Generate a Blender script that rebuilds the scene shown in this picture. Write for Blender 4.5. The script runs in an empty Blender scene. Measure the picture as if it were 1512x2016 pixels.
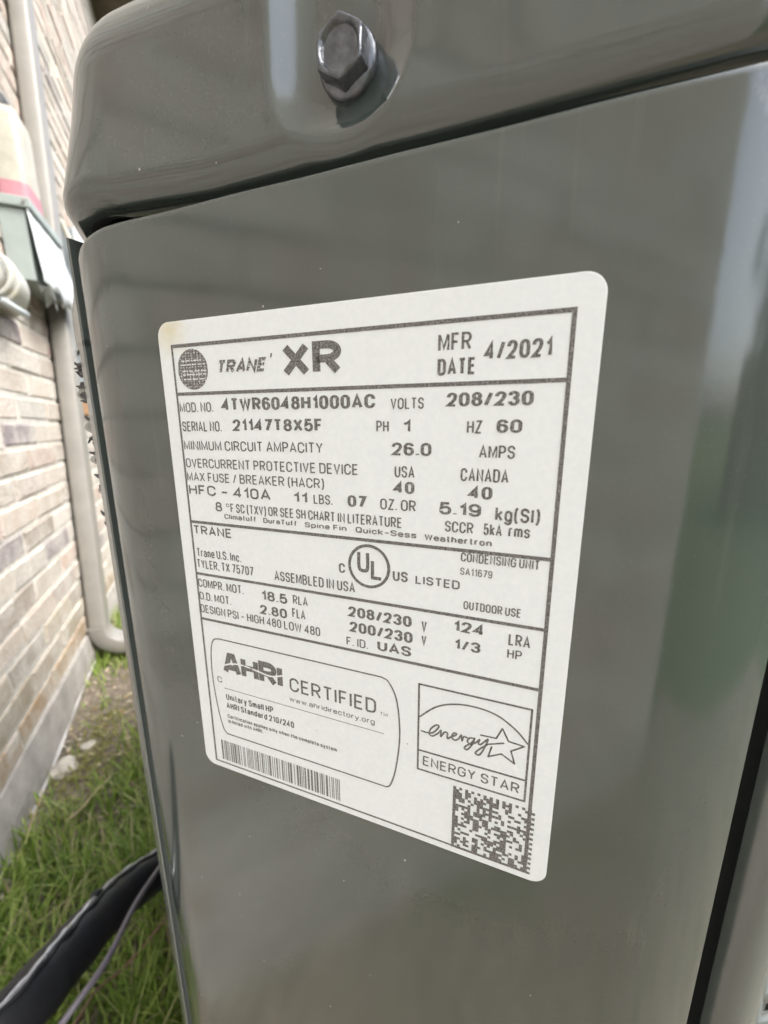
import bpy, bmesh, math, random
import numpy as np
from mathutils import Vector, Matrix

rad = math.radians
sc = bpy.context.scene
col = sc.collection

# ------------------------------------------------------------------ camera
cam = bpy.data.cameras.new('camera')
cam.lens = 14.231
cam.sensor_width = 36.0
cam.sensor_fit = 'AUTO'
cam.clip_start = 0.005
cam.clip_end = 400.0
cam.dof.use_dof = True
cam.dof.focus_distance = 0.088
cam.dof.aperture_fstop = 17.0
cam_ob = bpy.data.objects.new('camera', cam)
cam_ob.matrix_world = Matrix(((0.913395, 0.090519, -0.396884, 0.006574),
                              (-0.407061, 0.194942, -0.892356, -0.108665),
                              (-0.003406, 0.976629, 0.214906, 0.978324),
                              (0, 0, 0, 1)))
col.objects.link(cam_ob)
sc.camera = cam_ob

# ------------------------------------------------------------------ sky and sun (bright overcast)
SUN_EL, SUN_AZ = 50.0, -41.0          # azimuth measured from +X towards +Y
world = bpy.data.worlds.new('World')
sc.world = world
world.use_nodes = True
wn, wl = world.node_tree.nodes, world.node_tree.links
sky = wn.new('ShaderNodeTexSky')
sky.sky_type = 'NISHITA'
sky.sun_disc = False
sky.sun_elevation = rad(SUN_EL)
sky.sun_rotation = rad(90.0 - SUN_AZ)
sky.air_density = 1.0
sky.dust_density = 4.5
sky.ozone_density = 1.0
hsv = wn.new('ShaderNodeHueSaturation')          # thin cloud veil: the blue is washed out
hsv.inputs['Saturation'].default_value = 0.48
bg = wn['Background']
bg.inputs['Strength'].default_value = 0.15
wl.new(sky.outputs['Color'], hsv.inputs['Color'])
wl.new(hsv.outputs['Color'], bg.inputs['Color'])

sun = bpy.data.lights.new('sun', 'SUN')
sun.energy = 0.6
sun.angle = rad(24.0)
sun.color = (1.0, 0.995, 0.985)
sun_ob = bpy.data.objects.new('sun', sun)
sd = Vector((math.cos(rad(SUN_AZ)) * math.cos(rad(SUN_EL)), math.sin(rad(SUN_AZ)) * math.cos(rad(SUN_EL)), math.sin(rad(SUN_EL))))
sun_ob.rotation_euler = sd.to_track_quat('Z', 'Y').to_euler()
sun_ob.location = (2, 2, 6)
col.objects.link(sun_ob)

sc.view_settings.view_transform = 'Standard'
sc.view_settings.look = 'None'
sc.view_settings.gamma = 1.0
sc.view_settings.use_curve_mapping = False
sc.view_settings.exposure = 2.02

# ------------------------------------------------------------------ helpers
S = math.sqrt(0.5)
ZL = 1.0                                # height of the nameplate's top edge above the soil


def L(x, y, z=0.0):
    """nameplate frame in mm (x right, y down, z into the cabinet) -> world metres"""
    return Vector((S * (x + z) / 1000.0, S * (z - x) / 1000.0, ZL - y / 1000.0))


def empty(name, loc=(0, 0, 0)):
    o = bpy.data.objects.new(name, None)
    o.location = loc
    o.empty_display_size = 0.05
    col.objects.link(o)
    return o


def tag(o, label=None, cat=None, group=None, kind=None):
    if label: o['label'] = label
    if cat: o['category'] = cat
    if group: o['group'] = group
    if kind: o['kind'] = kind
    return o


def origin_of(parent):
    p = Vector((0, 0, 0))
    while parent is not None:
        p += parent.location
        parent = parent.parent
    return p


def mesh(name, verts, faces, mat, parent=None, smooth=False, loc=None):
    """verts in world metres; object origin at its parent's origin (or loc)"""
    o0 = origin_of(parent)
    base = Vector(loc) if loc is not None else o0
    me = bpy.data.meshes.new(name)
    me.from_pydata([tuple(Vector(v) - base) for v in verts], [], faces)
    me.update()
    if smooth:
        for p in me.polygons: p.use_smooth = True
    if mat: me.materials.append(mat)
    ob = bpy.data.objects.new(name, me)
    ob.location = base - o0
    ob.parent = parent
    col.objects.link(ob)
    return ob


def recalc(ob):
    bm = bmesh.new(); bm.from_mesh(ob.data)
    bmesh.ops.recalc_face_normals(bm, faces=bm.faces)
    bm.to_mesh(ob.data); bm.free()
    return ob


def box_vf(c0, c1, bev=0.0):
    bm = bmesh.new()
    bmesh.ops.create_cube(bm, size=1.0)
    c0, c1 = Vector(c0), Vector(c1)
    mid, d = (c0 + c1) / 2, c1 - c0
    for v in bm.verts:
        v.co = Vector((v.co.x * d.x, v.co.y * d.y, v.co.z * d.z)) + mid
    if bev > 0:
        bmesh.ops.bevel(bm, geom=list(bm.edges), offset=bev, segments=3, profile=0.6, affect='EDGES')
    bm.verts.index_update()
    vs = [v.co.copy() for v in bm.verts]
    fs = [[v.index for v in f.verts] for f in bm.faces]
    bm.free()
    return vs, fs


def box(name, c0, c1, mat, parent=None, bev=0.0, smooth=False):
    vs, fs = box_vf(c0, c1, bev)
    return mesh(name, vs, fs, mat, parent, smooth=smooth)


def tube_vf(pts, radii, n=16, up=Vector((0, 0, 1)), caps=True):
    pts = [Vector(p) for p in pts]
    if not hasattr(radii, '__len__'): radii = [radii] * len(pts)
    vs, fs = [], []
    nprev = None
    for i, p in enumerate(pts):
        t = (pts[min(i + 1, len(pts) - 1)] - pts[max(i - 1, 0)]).normalized()
        if nprev is None:
            a = up if abs(t.dot(up)) < 0.9 else Vector((1, 0, 0))
            nn = t.cross(a).normalized()
        else:
            nn = (nprev - t * nprev.dot(t)).normalized()
        b = t.cross(nn)
        nprev = nn
        for k in range(n):
            a = 2 * math.pi * k / n
            vs.append(p + (nn * math.cos(a) + b * math.sin(a)) * radii[i])
    for i in range(len(pts) - 1):
        for k in range(n):
            k2 = (k + 1) % n
            fs.append((i * n + k, i * n + k2, (i + 1) * n + k2, (i + 1) * n + k))
    if caps:
        fs.append(tuple(range(n - 1, -1, -1)))
        fs.append(tuple((len(pts) - 1) * n + k for k in range(n)))
    return vs, fs


def spline(pts, m=8):
    pts = [Vector(p) for p in pts]
    P = [2 * pts[0] - pts[1]] + pts + [2 * pts[-1] - pts[-2]]
    out = []
    for i in range(1, len(P) - 2):
        for k in range(m):
            t = k / m
            a, b, c, d = P[i - 1], P[i], P[i + 1], P[i + 2]
            out.append(0.5 * ((2 * b) + (c - a) * t + (2 * a - 5 * b + 4 * c - d) * t * t + (3 * b - a - 3 * c + d) * t ** 3))
    out.append(pts[-1])
    return out


# ------------------------------------------------------------------ materials
class NB:
    def __init__(self, name):
        self.m = bpy.data.materials.new(name)
        self.m.use_nodes = True
        self.t = self.m.node_tree
        self.b = self.t.nodes['Principled BSDF']
        tc = self.t.nodes.new('ShaderNodeTexCoord')
        self.obj = tc.outputs['Object']

    def n(self, typ, **kw):
        nd = self.t.nodes.new(typ)
        for k, v in kw.items(): setattr(nd, k, v)
        return nd

    def link(self, a, b): self.t.links.new(a, b)

    def put(self, node, key, v):
        if isinstance(v, bpy.types.NodeSocket): self.link(v, node.inputs[key])
        else: node.inputs[key].default_value = v

    def vec(self, scale=(1, 1, 1), src=None):
        mp = self.n('ShaderNodeMapping')
        mp.inputs['Scale'].default_value = scale
        self.link(src or self.obj, mp.inputs['Vector'])
        return mp.outputs['Vector']

    def noise(self, scale, detail=4.0, rough=0.5, vec=None, dist=0.0):
        nd = self.n('ShaderNodeTexNoise')
        nd.inputs['Scale'].default_value = scale
        nd.inputs['Detail'].default_value = detail
        nd.inputs['Roughness'].default_value = rough
        nd.inputs['Distortion'].default_value = dist
        self.link(vec or self.obj, nd.inputs['Vector'])
        return nd.outputs['Fac']

    def ramp(self, fac, stops, interp='LINEAR'):
        nd = self.n('ShaderNodeValToRGB')
        cr = nd.color_ramp
        cr.interpolation = interp
        while len(cr.elements) < len(stops): cr.elements.new(0.5)
        for e, (p, c) in zip(cr.elements, stops):
            e.position = p
            e.color = (c, c, c, 1) if not hasattr(c, '__len__') else (c[0], c[1], c[2], 1)
        self.link(fac, nd.inputs['Fac'])
        return nd.outputs['Color']

    def mix(self, fac, a, b, mode='MIX'):
        nd = self.n('ShaderNodeMix', data_type='RGBA', blend_type=mode)
        for i, v in ((0, fac), (6, a), (7, b)):
            if isinstance(v, bpy.types.NodeSocket): self.link(v, nd.inputs[i])
            elif i == 0: nd.inputs[0].default_value = v
            else: nd.inputs[i].default_value = (v[0], v[1], v[2], 1)
        return nd.outputs[2]

    def math(self, op, a, b=0.0, c=0.0):
        nd = self.n('ShaderNodeMath', operation=op)
        for i, v in enumerate((a, b, c)):
            if isinstance(v, bpy.types.NodeSocket): self.link(v, nd.inputs[i])
            else: nd.inputs[i].default_value = v
        return nd.outputs[0]

    def bump(self, h, strength, dist):
        nd = self.n('ShaderNodeBump')
        nd.inputs['Strength'].default_value = strength
        nd.inputs['Distance'].default_value = dist
        self.link(h, nd.inputs['Height'])
        self.link(nd.outputs['Normal'], self.b.inputs['Normal'])

    def set(self, **kw):
        names = dict(color='Base Color', rough='Roughness', metal='Metallic', spec='Specular IOR Level', coat='Coat Weight', coatr='Coat Roughness', ior='IOR')
        for k, v in kw.items():
            key = names[k]
            if k == 'color' and not isinstance(v, bpy.types.NodeSocket): v = (v[0], v[1], v[2], 1)
            self.put(self.b, key, v)
        return self.m


def m_plain(name, c, rough=0.5, var=0.25, scale=8.0, bump=None, **kw):
    nb = NB(name)
    f = nb.noise(scale, 5.0, 0.6)
    d = tuple(x * (1 - var) for x in c)
    e = tuple(min(1, x * (1 + var * 0.6)) for x in c)
    nb.set(color=nb.mix(nb.ramp(f, [(0.3, 0.0), (0.7, 1.0)]), d, e), rough=rough, **kw)
    if bump: nb.bump(nb.noise(bump[0], 4.0, 0.6), bump[1], bump[2])
    return nb.m


def m_paint(name, base, rough, specks=True, dirt=1.0, scuff=None):
    """grey gloss enamel: dust specks, faint smudges, orange peel"""
    nb = NB(name)
    big = nb.noise(9.0, 5.0, 0.6)
    c = nb.mix(nb.ramp(big, [(0.3, 0.0), (0.75, 1.0)]), tuple(x * 0.9 for x in base), tuple(x * 1.12 for x in base))
    run = nb.noise(1.0, 4.0, 0.6, vec=nb.vec((260, 260, 14)))       # dried water runs
    c = nb.mix(nb.math('MULTIPLY', nb.ramp(run, [(0.62, 0.0), (0.85, 0.08 * dirt)]), 1.0), c, (0.33, 0.33, 0.27))
    dust = nb.noise(1.0, 3.0, 0.7, vec=nb.vec((1300, 1300, 1300)))
    c = nb.mix(nb.math('MULTIPLY', nb.ramp(dust, [(0.58, 0.0), (0.85, 0.10)]), nb.ramp(nb.noise(14.0, 4.0, 0.6), [(0.35, 0.2), (0.7, 1.0)])), c, (0.4, 0.4, 0.36))
    if specks:
        vo = nb.n('ShaderNodeTexVoronoi', feature='F1')
        vo.inputs['Scale'].default_value = 190.0
        nb.link(nb.vec((1, 1, 0.8)), vo.inputs['Vector'])
        sep = nb.n('ShaderNodeSeparateColor')
        nb.link(vo.outputs['Color'], sep.inputs['Color'])
        size = nb.math('MULTIPLY', nb.ramp(sep.outputs['Red'], [(0.38, 0.0), (1.0, 1.0)]), 0.055)
        hit = nb.math('LESS_THAN', vo.outputs['Distance'], size)
        c = nb.mix(nb.math('MULTIPLY', hit, 0.6), c, (0.5, 0.5, 0.46))
    if scuff:                                                       # chalky rub marks where the cover was lifted off
        for (pt, size, stretch, seed) in scuff:
            dm = nb.n('ShaderNodeVectorMath', operation='DISTANCE')
            nb.link(nb.obj, dm.inputs[0]); dm.inputs[1].default_value = pt
            reach = nb.math('SUBTRACT', 1.0, nb.math('DIVIDE', dm.outputs['Value'], size))
            nz = nb.noise(1.0, 6.0, 0.75, vec=nb.vec(stretch))
            mk = nb.ramp(nb.math('MULTIPLY', nb.math('MAXIMUM', reach, 0.0), nz), [(0.26, 0.0), (0.5, 0.55)])
            c = nb.mix(mk, c, (0.45, 0.47, 0.48))
    sm = nb.noise(22.0, 6.0, 0.7, vec=nb.vec((1, 1, 0.45)))
    r = nb.math('ADD', nb.math('MULTIPLY', nb.ramp(sm, [(0.35, 0.0), (0.8, 1.0)]), 0.07), rough)
    nb.set(color=c, rough=r, spec=0.5, ior=1.95)
    peel = nb.math('ADD', nb.math('MULTIPLY', nb.noise(650.0, 2.0, 0.5), 0.05), nb.math('MULTIPLY', nb.noise(34.0, 2.0, 0.4), 1.0))
    nb.bump(peel, 0.05, 0.0035)
    return nb.m


M = {}
CAB = Vector((0.40, 0.40, 0.0))                       # foot of the cabinet
SCUFF = [(tuple(L(108, -20.0) - CAB), 0.011, (420, 420, 150), 0)]
M['paint'] = m_paint('grey_enamel', (0.046, 0.060, 0.053), 0.092, scuff=SCUFF)
M['cap_paint'] = m_paint('grey_enamel_cap', (0.042, 0.055, 0.050), 0.085, dirt=0.6)
M['dark'] = m_plain('interior_shade', (0.012, 0.012, 0.012), 0.8)  # near-black: the shade inside cabinet and cap is put into this colour
M['coil'] = m_plain('coil_fins', (0.05, 0.05, 0.052), 0.5, scale=60)


def label_white():
    nb = NB('label_vinyl')
    f = nb.noise(900.0, 3.0, 0.6)
    big = nb.noise(30.0, 4.0, 0.6)
    c = nb.mix(nb.ramp(f, [(0.35, 0.0), (0.7, 1.0)]), (0.715, 0.75, 0.76), (0.75, 0.785, 0.79))
    c = nb.mix(nb.math('MULTIPLY', nb.ramp(big, [(0.45, 0.0), (0.8, 1.0)]), 0.15), c, (0.70, 0.72, 0.70))
    # yellow glue stain at the upper left corner
    sp = nb.n('ShaderNodeVectorMath', operation='DISTANCE')
    nb.link(nb.obj, sp.inputs[0])
    sp.inputs[1].default_value = STAIN
    st = nb.math('ADD', sp.outputs['Value'], nb.math('MULTIPLY', nb.noise(420.0, 3.0, 0.6), 0.006))
    c = nb.mix(nb.ramp(nb.math('MULTIPLY', st, 100.0), [(0.25, 0.75), (0.95, 0.0)]), c, (0.62, 0.55, 0.33))
    # dust and tiny nicks
    vo = nb.n('ShaderNodeTexVoronoi', feature='F1')
    vo.inputs['Scale'].default_value = 190.0
    nb.link(nb.obj, vo.inputs['Vector'])
    se = nb.n('ShaderNodeSeparateColor')
    nb.link(vo.outputs['Color'], se.inputs['Color'])
    hit = nb.math('LESS_THAN', vo.outputs['Distance'], nb.math('MULTIPLY', nb.ramp(se.outputs['Red'], [(0.72, 0.0), (1.0, 1.0)]), 0.05))
    c = nb.mix(nb.math('MULTIPLY', hit, 0.7), c, (0.2, 0.19, 0.17))
    nb.set(color=c, rough=0.27, spec=0.5)
    hgt = nb.math('ADD', nb.math('MULTIPLY', nb.noise(1500.0, 2.0, 0.5), 0.12), nb.noise(45.0, 3.0, 0.5))
    nb.bump(hgt, 0.045, 0.0012)
    return nb.m


def ink(name, halftone=0.0, base=0.062):
    nb = NB(name)
    f = nb.noise(3400.0, 2.0, 0.7)
    c = nb.mix(nb.ramp(f, [(0.42, 0.0), (0.66, 0.42)]), (base, base * 0.93, base * 0.88), (0.60, 0.59, 0.57))
    if halftone:
        ck = nb.n('ShaderNodeTexVoronoi', feature='F1')
        ck.inputs['Scale'].default_value = halftone
        ck.inputs['Randomness'].default_value = 0.25
        nb.link(nb.obj, ck.inputs['Vector'])
        c = nb.mix(nb.math('MULTIPLY', nb.math('GREATER_THAN', ck.outputs['Distance'], 0.63), 0.75), c, (0.66, 0.66, 0.64))
    nb.set(color=c, rough=0.38, spec=0.5)
    return nb.m

# ------------------------------------------------------------------ the setting: soil, own house, side yard
def m_soil():
    nb = NB('soil_and_thatch')
    a = nb.noise(6.0, 8.0, 0.65)
    b = nb.noise(55.0, 5.0, 0.7)
    c = nb.ramp(b, [(0.25, (0.075, 0.06, 0.045)), (0.5, (0.19, 0.155, 0.115)), (0.75, (0.38, 0.32, 0.24))])
    c = nb.mix(nb.ramp(a, [(0.5, 0.0), (0.66, 0.5)]), c, (0.08, 0.10, 0.03))
    nb.set(color=c, rough=0.95)
    nb.bump(b, 0.8, 0.02)
    return nb.m


def m_lawn():
    nb = NB('lawn')
    a = nb.noise(0.8, 6.0, 0.6)
    b = nb.noise(30.0, 6.0, 0.7)
    c = nb.mix(nb.ramp(a, [(0.35, 0.0), (0.7, 1.0)]), (0.045, 0.085, 0.018), (0.10, 0.13, 0.035))
    c = nb.mix(nb.ramp(b, [(0.4, 0.0), (0.8, 0.6)]), c, (0.16, 0.14, 0.07))
    nb.set(color=c, rough=0.95)
    nb.bump(b, 1.0, 0.03)
    return nb.m


M['soil'] = m_soil()
M['lawn'] = m_lawn()
lawn = mesh('lawn', [(-120, -120, -0.03), (120, -120, -0.03), (120, 120, -0.03), (-120, 120, -0.03)], [(0, 1, 2, 3)], M['lawn'])
tag(lawn, kind='structure')

# strip of bare, uneven ground between the cabinet and the house
rng = np.random.default_rng(7)
nx, ny = 40, 150
gx = np.linspace(-0.50, 1.6, nx)
gy = np.linspace(-1.6, 6.0, ny)


def ground_z(x, y):
    return (0.012 * math.sin(3.1 * x + 1.7 * y) + 0.008 * math.sin(11 * x - 7 * y + 1) + 0.006 * math.sin(23 * y + 9 * x)) * 0.8


vs = [(x, y, ground_z(x, y) + rng.normal(0, 0.0022)) for y in gy for x in gx]
fs = [(j * nx + i, j * nx + i + 1, (j + 1) * nx + i + 1, (j + 1) * nx + i) for j in range(ny - 1) for i in range(nx - 1)]
ground = tag(mesh('ground', vs, fs, M['soil'], smooth=True), kind='structure')

# ------------------------------------------------------------------ brick house
WX = -0.485                      # face of the bricks
CH, BL, JT = 0.0762, 0.2600, 0.0095
house = empty('brick_house', (WX, 2.0, 0.0))
tag(house, 'cream and pink tumbled brick house wall on a grey concrete footing', 'house')


def m_brick():
    nb = NB('tumbled_brick')
    oi = nb.n('ShaderNodeObjectInfo')
    geo = nb.n('ShaderNodeNewGeometry')
    v = nb.n('ShaderNodeVectorMath', operation='ADD')
    nb.link(nb.obj, v.inputs[0])
    cx_ = nb.n('ShaderNodeCombineXYZ')
    nb.link(nb.math('MULTIPLY', oi.outputs['Random'], 37.0), cx_.inputs[1])
    nb.link(cx_.outputs[0], v.inputs[1])
    n1 = nb.noise(9.0, 6.0, 0.65, vec=v.outputs[0])
    n2 = nb.noise(70.0, 5.0, 0.7, vec=v.outputs[0])
    base = oi.outputs['Color']
    c = nb.mix(nb.ramp(n1, [(0.42, 0.0), (0.66, 0.85)]), base, (0.55, 0.53, 0.475))      # lime smears
    c = nb.mix(nb.ramp(n2, [(0.3, 0.55), (0.55, 0.0)]), c, (0.30, 0.235, 0.18))
    nb.set(color=c, rough=0.9)
    nb.bump(n2, 1.0, 0.009)
    return nb.m


def m_brick_far():
    nb = NB('tumbled_brick_far')
    geo = nb.n('ShaderNodeNewGeometry')
    c0 = nb.ramp(geo.outputs['Random Per Island'], [(0.0, (0.522, 0.468, 0.400)), (0.3, (0.476, 0.367, 0.306)), (0.55, (0.561, 0.527, 0.472)), (0.8, (0.423, 0.369, 0.308)), (1.0, (0.568, 0.500, 0.432))], 'CONSTANT')
    n1 = nb.noise(9.0, 6.0, 0.65)
    n2 = nb.noise(70.0, 5.0, 0.7)
    c0 = nb.mix(0.22, c0, (0.26, 0.27, 0.27))
    c = nb.mix(nb.ramp(n1, [(0.42, 0.0), (0.66, 0.85)]), c0, (0.53, 0.52, 0.47))
    c = nb.mix(nb.ramp(n2, [(0.3, 0.5), (0.55, 0.0)]), c, (0.30, 0.235, 0.18))
    nb.set(color=c, rough=0.9)
    nb.bump(n2, 1.0, 0.009)
    return nb.m


M['brick'] = m_brick()
M['brick_far'] = m_brick_far()
M['mortar'] = m_plain('mortar', (0.48, 0.46, 0.41), 0.95, 0.3, 40.0, bump=(160, 0.6, 0.004))
M['concrete'] = m_plain('footing_concrete', (0.33, 0.31, 0.28), 0.92, 0.28, 14.0, bump=(90, 0.5, 0.004))
M['limewash'] = m_plain('limewash', (0.5, 0.49, 0.46), 0.9, 0.15, 30.0)
M['soffit'] = m_plain('soffit_boards', (0.11, 0.085, 0.06), 0.7)
M['roof'] = m_plain('roof_shingles', (0.10, 0.085, 0.075), 0.9, 0.35, 30.0)

Z0 = 2 * CH - 0.006              # top of the footing
Y0, Y1, WH = -1.25, 9.0, 4.36
box('wall', (WX - 4.2, Y0, Z0 - 0.01), (WX - 0.0050, Y1, WH), M['mortar'], house)
vs, fs = [], []
NF = 90
for i in range(NF + 1):                                   # rough-cast footing, slightly wavy foot
    y = Y0 + (Y1 - Y0) * i / NF
    for (x, z) in ((WX - 0.19, Z0), (WX + 0.004 + 0.003 * math.sin(5 * y), Z0 - 0.002), (WX + 0.010 + 0.003 * math.sin(8 * y), 0.07), (WX + 0.012 + 0.004 * math.sin(6 * y + 1), -0.08)):
        vs.append((x, y, z))
fs = [(i * 4 + k, (i + 1) * 4 + k, (i + 1) * 4 + k + 1, i * 4 + k + 1) for i in range(NF) for k in range(3)]
recalc(mesh('footing', vs, fs, M['concrete'], house))
# bead of white sealant along the foot of the footing
bead = [(WX + 0.014 + 0.004 * math.sin(7 * y), y, 0.022 + 0.006 * math.sin(4 * y)) for y in np.linspace(0.55, 1.75, 30)]
v_, f_ = tube_vf(bead, [max(0.0006, 0.0028 + 0.0030 * math.sin(9 * i) * math.sin(2.3 * i)) for i in range(30)], 8)
mesh('sealant_bead', v_, f_, M['limewash'], house, smooth=True)


def brick_mesh(seed, ln):
    r = random.Random(seed)
    v, f = box_vf((-0.05, -ln / 2, -(CH - JT) / 2), (0.0, ln / 2, (CH - JT) / 2))
    bm = bmesh.new()
    bv = [bm.verts.new(p) for p in v]
    for q in f: bm.faces.new([bv[k] for k in q])
    bmesh.ops.bevel(bm, geom=[e for e in bm.edges if max(e.verts[0].co.x, e.verts[1].co.x) > -0.01], offset=0.006, segments=1, affect='EDGES')
    for q in bm.verts:
        q.co += Vector((r.uniform(-0.0015, 0.001), r.uniform(-0.004, 0.004), r.uniform(-0.003, 0.003)))
    me = bpy.data.meshes.new('brick')
    bm.to_mesh(me); bm.free()
    me.materials.append(M['brick'])
    return me


bricks_me = [brick_mesh(k, BL - JT) for k in range(5)]
pal = [(0.532, 0.478, 0.410), (0.496, 0.387, 0.326), (0.571, 0.537, 0.482), (0.443, 0.389, 0.328), (0.543, 0.461, 0.386), (0.508, 0.495, 0.447), (0.570, 0.502, 0.448)]
rb = random.Random(11)
slots = []
for n in range(2, 58):
    z = n * CH - 0.004 + CH / 2
    if z > WH - 0.04: break
    y = Y0 + 0.14 + ((1.4808 - Y0 - 0.14) % BL) + (BL / 2 if n % 2 else 0) + rb.uniform(-0.012, 0.012)
    y -= BL * math.ceil((y - Y0 - 0.14) / BL)
    while y < Y1 - 0.13:
        if y > Y0 + 0.13: slots.append((n, y, z))
        y += BL
CAMP = Vector((0.0066, -0.1087, 0.978))
FW = Vector((0.397, 0.892, -0.215)); RT = Vector((0.913, -0.407, -0.003)); UP = Vector((0.0905, 0.195, 0.977))


def in_view(p):
    d = Vector(p) - CAMP
    k = d.dot(FW)
    if k < 0.05: return False
    return -0.99 < d.dot(RT) / k < -0.62 and abs(d.dot(UP) / k) < 1.31


slots.sort(key=lambda s: (0 if in_view((WX, s[1], s[2])) else 1, (Vector((WX, s[1], s[2])) - CAMP).length))
near, rest = slots[:300], slots[300:]
for (n, y, z) in near:
    b = bpy.data.objects.new('brick', rb.choice(bricks_me))
    b.location = (rb.uniform(-0.0025, 0.003), y - 2.0, z)
    b.rotation_euler = (rb.uniform(-0.010, 0.010), 0, rb.uniform(-0.006, 0.006))
    c = rb.choice(pal)
    if n <= 2: c = rb.choice([(0.45, 0.32, 0.19), (0.48, 0.35, 0.22), (0.43, 0.35, 0.26)])
    elif n <= 4: c = rb.choice([(0.47, 0.41, 0.30), (0.46, 0.40, 0.31), (0.49, 0.45, 0.38)])
    elif rb.random() < 0.05: c = (0.27, 0.24, 0.25)
    k = rb.uniform(0.62, 1.0)
    b.color = (c[0] * k, c[1] * k, c[2] * k, 1)
    b.parent = house
    col.objects.link(b)
vs, fs = [], []
bv, bf = box_vf((-0.03, -(BL - JT) / 2, -(CH - JT) / 2), (0.0, (BL - JT) / 2, (CH - JT) / 2))
for (n, y, z) in rest:
    o = len(vs)
    dx = rb.uniform(-0.0025, 0.003)
    vs += [Vector((WX + dx, y, z)) + p for p in bv]
    fs += [[k + o for k in q] for q in bf]
tag(mesh('more_bricks', vs, fs, M['brick_far'], house), kind='stuff')
# eave of the house
box('soffit', (WX - 0.15, Y0 - 0.3, WH + 0.004), (WX + 0.32, Y1 + 0.3, WH + 0.05), M['soffit'], house)
box('fascia', (WX + 0.322, Y0 - 0.3, WH - 0.04), (WX + 0.35, Y1 + 0.3, WH + 0.18), M['soffit'], house)
vs = [(WX + 0.40, Y0 - 0.35, WH + 0.16), (WX + 0.40, Y1 + 0.35, WH + 0.16), (WX - 4.3, Y1 + 0.35, WH + 2.3), (WX - 4.3, Y0 - 0.35, WH + 2.3)]
vs += [(x, y, z - 0.05) for (x, y, z) in vs]
recalc(mesh('roof', vs, [(0, 1, 2, 3), (7, 6, 5, 4), (0, 4, 5, 1), (1, 5, 6, 2), (2, 6, 7, 3), (3, 7, 4, 0)], M['roof'], house))

# ------------------------------------------------------------------ downspout
M['spout'] = m_plain('downspout_taupe', (0.235, 0.225, 0.20), 0.42, 0.12, 12.0)
spout = empty('downspout', (WX + 0.03, 1.76, 0.0))
tag(spout, 'taupe rain downspout running down the brick wall with an elbow at the grass', 'downspout')


def spout_ring(c, ux, uy, w, d):
    """rounded, faintly corrugated rectangle; ux across the wall, uy away from it"""
    pts = []
    prof = [(-.5, .0), (-.5, .35), (-.47, .44), (-.40, .5), (-.30, .47), (-.22, .5), (-.08, .5), (0, .47), (.08, .5), (.22, .5), (.30, .47), (.40, .5), (.47, .44), (.5, .35), (.5, -.35), (.47, -.44), (.40, -.5), (0, -.5), (-.40, -.5), (-.47, -.44), (-.5, -.35)]
    for a, b in prof: pts.append(Vector(c) + ux * (a * w) + uy * (b * d))
    return pts


def loft(rings):
    n = len(rings[0])
    vs = [p for r in rings for p in r]
    fs = [(i * n + k, i * n + (k + 1) % n, (i + 1) * n + (k + 1) % n, (i + 1) * n + k) for i in range(len(rings) - 1) for k in range(n)]
    fs.append(tuple(range(n)))
    fs.append(tuple((len(rings) - 1) * n + k for k in range(n)))
    return vs, fs


SW, SD = 0.092, 0.060
YB, YT = 1.775, 2.60          # the spout leans a little


def spout_y(z): return YB + (z - 0.15) * 0.138


rings = [spout_ring((WX + 0.036, spout_y(z) + 0.008, z), Vector((0, 1, 0)), Vector((1, 0, 0)), SW, SD) for z in np.linspace(0.17, 4.3, 12)]
v_, f_ = loft(rings)
recalc(mesh('pipe', v_, f_, M['spout'], spout, smooth=True)).data.set_sharp_from_angle(angle=rad(50))
rings = []
for k in range(9):
    a = rad(82) * k / 8
    c = Vector((WX + 0.034 + 0.10 * (1 - math.cos(a)), spout_y(0.17), 0.168 - 0.10 * math.sin(a)))
    uy = Vector((math.cos(a), 0, math.sin(a)))
    rings.append(spout_ring(c, Vector((0, 1, 0)), uy, SW * 1.06, SD * 1.08))
d_ = Vector((math.sin(rad(82)), 0, -math.cos(rad(82))))
rings.append([p + d_ * 0.16 for p in rings[-1]])
v_, f_ = loft(rings)
recalc(mesh('elbow', v_, f_, M['spout'], spout, smooth=True)).data.set_sharp_from_angle(angle=rad(50))

# ------------------------------------------------------------------ air conditioner cabinet
ROOT = CAB
unit = empty('air_conditioner', ROOT)
tag(unit, 'grey enamelled outdoor air conditioner cabinet filling the picture, white rating plate on its corner', 'air conditioner')
XS, YS, XF, YF, CC = -0.0194, -0.0800, 0.84, 0.86, 0.10


def rounded_loop(poly, r, seg, dense=None):
    """closed rounded polygon -> [(point, outward normal)], counter-clockwise; dense = (edge index, step)"""
    n = len(poly)
    out = []
    for i in range(n):
        p, c, q = Vector(poly[i - 1]), Vector(poly[i]), Vector(poly[(i + 1) % n])
        d0, d1 = (c - p).normalized(), (q - c).normalized()
        turn = math.acos(max(-1, min(1, d0.dot(d1))))
        tl = r * math.tan(turn / 2)
        n0 = Vector((d0.y, -d0.x)); n1 = Vector((d1.y, -d1.x))
        cen = c - d0 * tl - n0 * r
        for k in range(seg + 1):
            a = k / seg
            nn = (n0 * math.sin((1 - a) * turn) + n1 * math.sin(a * turn)) / math.sin(turn)
            nn.normalize()
            out.append((cen + nn * r, nn))
        if dense and dense[0] == i:
            nq = Vector(poly[(i + 2) % n])
            d2 = (nq - q).normalized()
            t2 = r * math.tan(math.acos(d1.dot(d2)) / 2)
            a0 = c + d1 * tl; a1 = q - d1 * t2
            m = int((a1 - a0).length / dense[1])
            for k in range(1, m): out.append((a0.lerp(a1, k / m), n1))
    return out


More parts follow.
